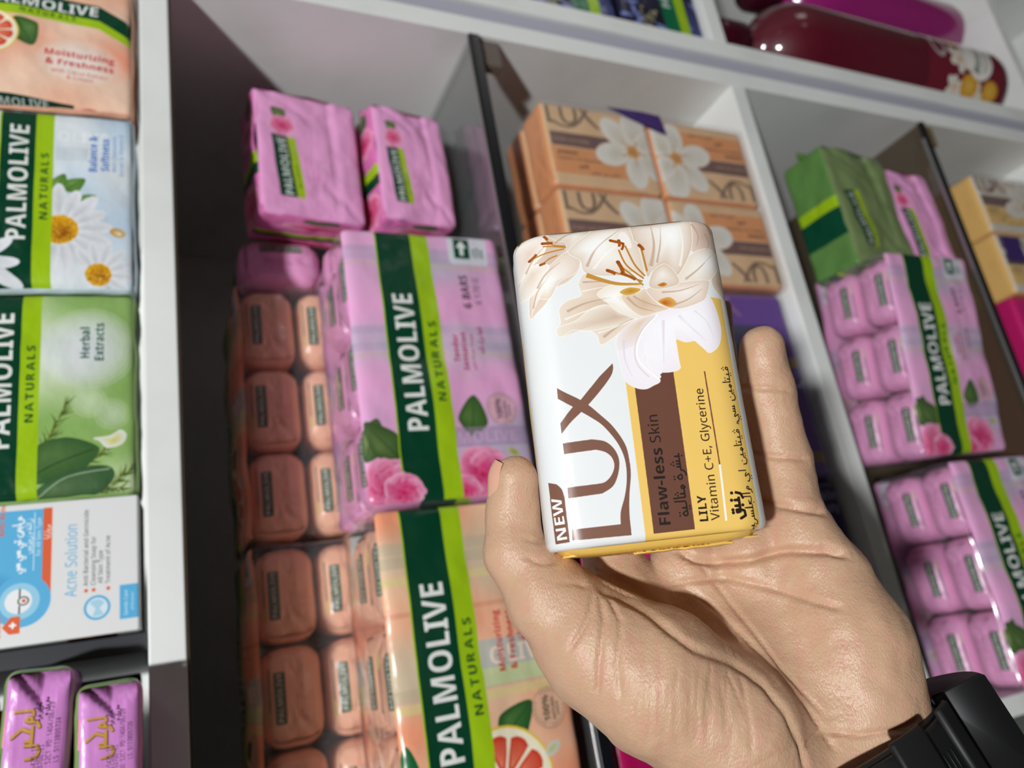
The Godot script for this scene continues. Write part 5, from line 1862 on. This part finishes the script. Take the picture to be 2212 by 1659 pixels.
func soap() -> void:
	var w := 0.066
	var h := 0.0985
	var t := 0.033
	var rr := 0.0105
	# paper tube: rounded outline swept along the bar, slightly pillowed, u runs around the outline
	var outline := PackedVector2Array()
	var along := PackedFloat32Array()
	var corners := [[-w / 2 + rr, -t / 2 + rr, PI, 1.5 * PI], [-w / 2 + rr, t / 2 - rr, PI, 0.5 * PI], [w / 2 - rr, t / 2 - rr, 0.5 * PI, 0.0], [w / 2 - rr, -t / 2 + rr, 0.0, -0.5 * PI]]
	var path := PackedVector2Array()
	path.append(Vector2(0, -t / 2))
	for c in [[-w / 2 + rr, -t / 2 + rr, -0.5 * PI, -PI], [-w / 2 + rr, t / 2 - rr, PI, 0.5 * PI], [w / 2 - rr, t / 2 - rr, 0.5 * PI, 0.0], [w / 2 - rr, -t / 2 + rr, 0.0, -0.5 * PI]]:
		for i in 9:
			var a := lerpf(c[2], c[3], i / 8.0)
			path.append(Vector2(c[0] + cos(a) * rr, c[1] + sin(a) * rr))
	path.append(Vector2(0, -t / 2))
	# resample the long flats
	var pts := PackedVector2Array()
	for i in path.size() - 1:
		var n := maxi(1, int(path[i].distance_to(path[i + 1]) / 0.003))
		for j in n:
			pts.append(path[i].lerp(path[i + 1], float(j) / n))
	pts.append(path[path.size() - 1])
	# distance along the outline measured from the left edge of the front
	# (the print lies flat over the front, so its turned edges count by their width)
	var s := PackedFloat32Array([0.0])
	for i in pts.size() - 1:
		var step := pts[i + 1] - pts[i]
		s.append(s[i] + (absf(step.x) if minf(pts[i].y, pts[i + 1].y) > t / 2 - rr * 0.62 else step.length()))
	var total := s[s.size() - 1]
	var fine_ := noise(3, 1.0, 3)
	var rows := []
	for j in 10:
		rows.append(0.0285 * j / 10.0)
	for j in 41:
		rows.append(lerpf(0.0285, 0.9715, j / 40.0))
	for j in 10:
		rows.append(1.0 - 0.0285 * (9 - j) / 10.0)
	var pos := PackedVector3Array()
	var uv := PackedVector2Array()
	for v in rows:
		var y: float = lerpf(h / 2, -h / 2, v)
		var e: float = minf(v, 1.0 - v)
		# the paper turns in over the ends
		var near := clampf(1.0 - e * h / 0.0028, 0.0, 1.0)
		var pinch := -0.0024 * (1.0 - sqrt(maxf(0.0, 1.0 - near * near)))
		for i in pts.size():
			var q := pts[i]
			var p := Vector3(q.x, y, q.y)
			var n := Vector3(q.x / (w / 2) if absf(q.x) > w / 2 - rr else 0.0, 0, signf(q.y) if absf(q.y) > t / 2 - rr * 1.01 else 0.0).normalized()
			var swell := 0.0008 * (1.0 - pow(2.0 * q.x / w, 2)) * (1.0 - pow(2.0 * y / h, 4)) + fine_.get_noise_3dv(p * 40.0) * 0.00022 + fine_.get_noise_3dv(p * 150.0) * 0.0003 * exp(-e * 26.0)
			pos.append(p + n * (swell + pinch))
			uv.append(Vector2((s[i] - total / 2) / 0.126 + 0.5, v))
	var idx := PackedInt32Array()
	var c := pts.size()
	for j in rows.size() - 1:
		for i in c - 1:
			var k := j * c + i
			idx.append_array([k, k + 1, k + c + 1, k, k + c + 1, k + c])
	var nor := normals_of(pos, idx)
	for j in rows.size():
		var m := (nor[j * c] + nor[j * c + c - 1]).normalized()
		nor[j * c] = m
		nor[j * c + c - 1] = m
	var arr := []
	arr.resize(Mesh.ARRAY_MAX)
	arr[Mesh.ARRAY_VERTEX] = pos
	arr[Mesh.ARRAY_NORMAL] = nor
	arr[Mesh.ARRAY_TEX_UV] = uv
	arr[Mesh.ARRAY_INDEX] = idx
	var tube := ArrayMesh.new()
	tube.add_surface_from_arrays(Mesh.PRIMITIVE_TRIANGLES, arr)
	var paper := printed(art_lily_soap(), 0.3)
	paper.texture_repeat = true
	var o := thing("lily_soap_bar", "white and yellow paper-wrapped soap bar with lily print held in the hand", "soap bar", Vector3(0.13614, 1.41873, 0.26517))
	var turn := Basis(Vector3(0.90976, -0.05407, 0.4116), Vector3(0.01774, 0.99564, 0.09157), Vector3(-0.41476, -0.076, 0.90675)).orthonormalized()
	o.basis = turn
	o.position -= turn.z * (t / 2 - 0.004)
	part(o, "paper_wrap", tube, paper)
	# folded ends: a flat cap and the flaps lying on it
	var yellow := mat(srgb(232, 188, 92), 0.28)
	var gold := mat(srgb(206, 160, 60), 0.25, 0.35)
	var white := mat(srgb(236, 236, 234), 0.3)
	for side in [-1.0, 1.0]:
		var cap := end_cap(pts, h / 2 * side, side)
		var e := part(o, "end_fold", cap, yellow)
		e.set_meta("label", "yellow folded paper end")
		for q in [[-1.0, 0.022], [1.0, 0.022]]:
			var f := flap(q[0] * (w / 2 - 0.0045), t * 0.78, q[1] * -q[0], side)
			part(e, "side_flap", f, yellow, Vector3(0, h / 2 * side - (0.0003 if side < 0 else 0.0018), -0.001))
		var lip := soft_box(Vector3(w - 0.036, 0.0009, t * 0.45), 0.0004, 10, [0, 0, 0, 0, 0, 0], [yellow], func(_f, a, b, p): return Vector3(0, fine_.get_noise_3dv(p * 120.0) * 0.0006, 0.0012 * (1.0 - a * a)), 1)
		part(e, "long_flap", lip, null, Vector3(0.007, (h / 2 + 0.0027) * side if side < 0 else h / 2 - 0.0006, t * 0.06 * -side))
		if side < 0:
			# embossed gold pattern along the lower end
			var st := SurfaceTool.new()
			st.begin(Mesh.PRIMITIVE_TRIANGLES)
			for i in 34:
				var x := -0.017 + i * 0.00092
				var z := t * 0.36 + sin(i * 2.3) * 0.0012
				var dx := 0.0006 + 0.0002 * sin(i * 1.7)
				var y := -(h / 2 + 0.0026)
				for v in [Vector3(x - dx, y, z), Vector3(x, y - 0.0001, z - 0.0012), Vector3(x + dx, y, z + 0.0004), Vector3(x - dx, y, z), Vector3(x + dx, y, z + 0.0004), Vector3(x, y - 0.0001, z + 0.0014)]:
					st.add_vertex(v)
			st.generate_normals()
			var em := part(e, "gold_emboss", st.commit(), mat(srgb(250, 226, 140), 0.2, 0.7))
			em.position.y = 0.0
	var ear := part(o, "corner_fold", soft_box(Vector3(0.007, 0.004, 0.006), 0.0008, 4, [0, 0, 0, 0, 0, 0], [gold], func(_f, a, b, p): return Vector3(p.y * 0.6, fine_.get_noise_3dv(p * 300.0) * 0.001, 0), 2), null, Vector3(w / 2 - 0.0065, h / 2 - 0.0002, 0.004))
	ear.set_meta("label", "crumpled gold corner of the wrapper")
	var tri := SurfaceTool.new()
	tri.begin(Mesh.PRIMITIVE_TRIANGLES)
	for v in [Vector3(0, 0, 0), Vector3(0.0095, 0.0019, 0), Vector3(0.0095, 0.0019, -0.002), Vector3(0, 0, 0), Vector3(0.0095, 0.0019, -0.002), Vector3(0.0005, -0.004, -0.002), Vector3(0, 0, 0), Vector3(0.0005, -0.004, -0.002), Vector3(0.0095, 0.0019, 0)]:
		tri.add_vertex(v)
	tri.generate_normals()
	part(o, "corner_fold", tri.commit(), yellow, Vector3(-w / 2 + 0.0016, h / 2 - 0.0012, t / 2 - 0.0042))


func end_cap(pts: PackedVector2Array, y: float, side: float) -> ArrayMesh:
	var st := SurfaceTool.new()
	st.begin(Mesh.PRIMITIVE_TRIANGLES)
	st.set_smooth_group(0)
	var RINGS := [[0.91, 0.0004], [0.87, 0.0016], [0.78, 0.0024], [0.6, 0.0029], [0.3, 0.0031], [0.0, 0.0031]] if side < 0 else [[0.91, 0.0004], [0.88, 0.0006], [0.6, -0.0004], [0.3, -0.0006], [0.0, -0.0006]]
	var n := pts.size() - 1
	for r in RINGS:
		for i in n:
			st.add_vertex(Vector3(pts[i].x * r[0], y + (r[1] - 0.0004) * side, pts[i].y * r[0]))
	for j in RINGS.size() - 1:
		for i in n:
			var a: int = j * n + i
			var b: int = j * n + (i + 1) % n
			var q := [a, b, a + n, b, b + n, a + n] if side < 0 else [a, a + n, b, b, a + n, b + n]
			for k in q:
				st.add_index(k)
	st.generate_normals()
	return st.commit()


func flap(x: float, t: float, reach: float, side: float) -> ArrayMesh:
	# triangular flap lying on the end, thick as folded paper
	var st := SurfaceTool.new()
	st.begin(Mesh.PRIMITIVE_TRIANGLES)
	var y0 := 0.0010 * side
	var y1 := 0.0016 * side
	var a := [Vector3(x, 0, -t / 2), Vector3(x + reach, 0, 0), Vector3(x, 0, t / 2)]
	for i in 3:
		st.add_vertex(a[i] + Vector3(0, y1, 0))
	for i in 3:
		st.add_vertex(a[2 - i] + Vector3(0, y0, 0))
	for i in 3:
		var b: Vector3 = a[i]
		var d: Vector3 = a[(i + 1) % 3]
		for v in [b + Vector3(0, y0, 0), d + Vector3(0, y0, 0), d + Vector3(0, y1, 0), b + Vector3(0, y0, 0), d + Vector3(0, y1, 0), b + Vector3(0, y1, 0)]:
			st.add_vertex(v)
	st.generate_normals()
	return st.commit()


# ---------------------------------------------------------------- black watch strap on the wrist
func watch(turn: Basis) -> void:
	var rubber := mat(srgb(20, 20, 21), 0.55)
	var steel := mat(srgb(34, 34, 36), 0.4, 0.5)
	var o := thing("wrist_watch", "black rubber watch strap with keeper loops and slots around the wrist", "watch", Vector3(0.16786, 1.33588, 0.23513))
	o.basis = turn
	var a := Vector3(0.419, -0.838, 0.350).normalized()
	var e1 := Vector3(0.905, 0.357, -0.230)
	e1 = (e1 - a * a.dot(e1)).normalized()
	var e2 := e1.cross(-a).normalized()
	e2 = e2 if e2.z > 0.0 else -e2
	var c := Vector3(2.726, -4.181, 1.856) + e1 * 0.35 + e2 * 0.1
	var loop := func(t: float, out_: float) -> Vector3: return c + e1 * (3.75 + out_) * cos(t) + e2 * (2.75 + out_) * sin(t)
	part(o, "strap", sweep_band(loop, a, 0.0, TAU, 96, 1.25, 0.3, 0.0), rubber)
	part(o, "keeper_loop", sweep_band(loop, a, 1.12, 1.40, 14, 1.45, 0.22, 0.55), rubber)
	part(o, "keeper_loop", sweep_band(loop, a, 0.62, 0.84, 12, 1.42, 0.22, 0.55), rubber)
	part(o, "strap_tail", sweep_band(loop, a, 0.1, 1.9, 60, 1.15, 0.24, 0.3), rubber)
	part(o, "watch_case", sweep_band(loop, a, -0.85, 0.36, 30, 1.45, 1.75, 0.3), rubber)
	for i in 4:
		var t := 0.88 + i * 0.06 if i < 3 else 1.5
		part(o, "strap_slot", sweep_band(loop, a, t, t + 0.022, 3, 0.45, 0.02, 0.535), steel)


# band of half width hw and given thickness swept along a loop, standing "lift" off it, with bevelled edges
func sweep_band(loop, axis: Vector3, t0: float, t1: float, n: int, hw: float, thick: float, lift: float) -> ArrayMesh:
	var st := SurfaceTool.new()
	st.begin(Mesh.PRIMITIVE_TRIANGLES)
	st.set_smooth_group(0)
	var b := minf(0.09, thick * 0.35)
	var prof := [[-hw + b, 0.0], [hw - b, 0.0], [hw, b], [hw, thick - b], [hw - b, thick], [-hw + b, thick], [-hw, thick - b], [-hw, b]]
	for i in n + 1:
		var t := lerpf(t0, t1, float(i) / n)
		for q in prof:
			st.add_vertex((loop.call(t, lift + q[1]) + axis * q[0]) * 0.01)
	for i in n:
		for j in 8:
			var k := i * 8 + j
			var m := i * 8 + (j + 1) % 8
			for q in [k, m, k + 8, m, m + 8, k + 8]:
				st.add_index(q)
	if absf(t1 - t0) < TAU - 0.01:
		for j in range(1, 7):
			for q in [0, j + 1, j]:
				st.add_index(q)
			for q in [n * 8, n * 8 + j, n * 8 + j + 1]:
				st.add_index(q)
	st.generate_normals()
	return st.commit()
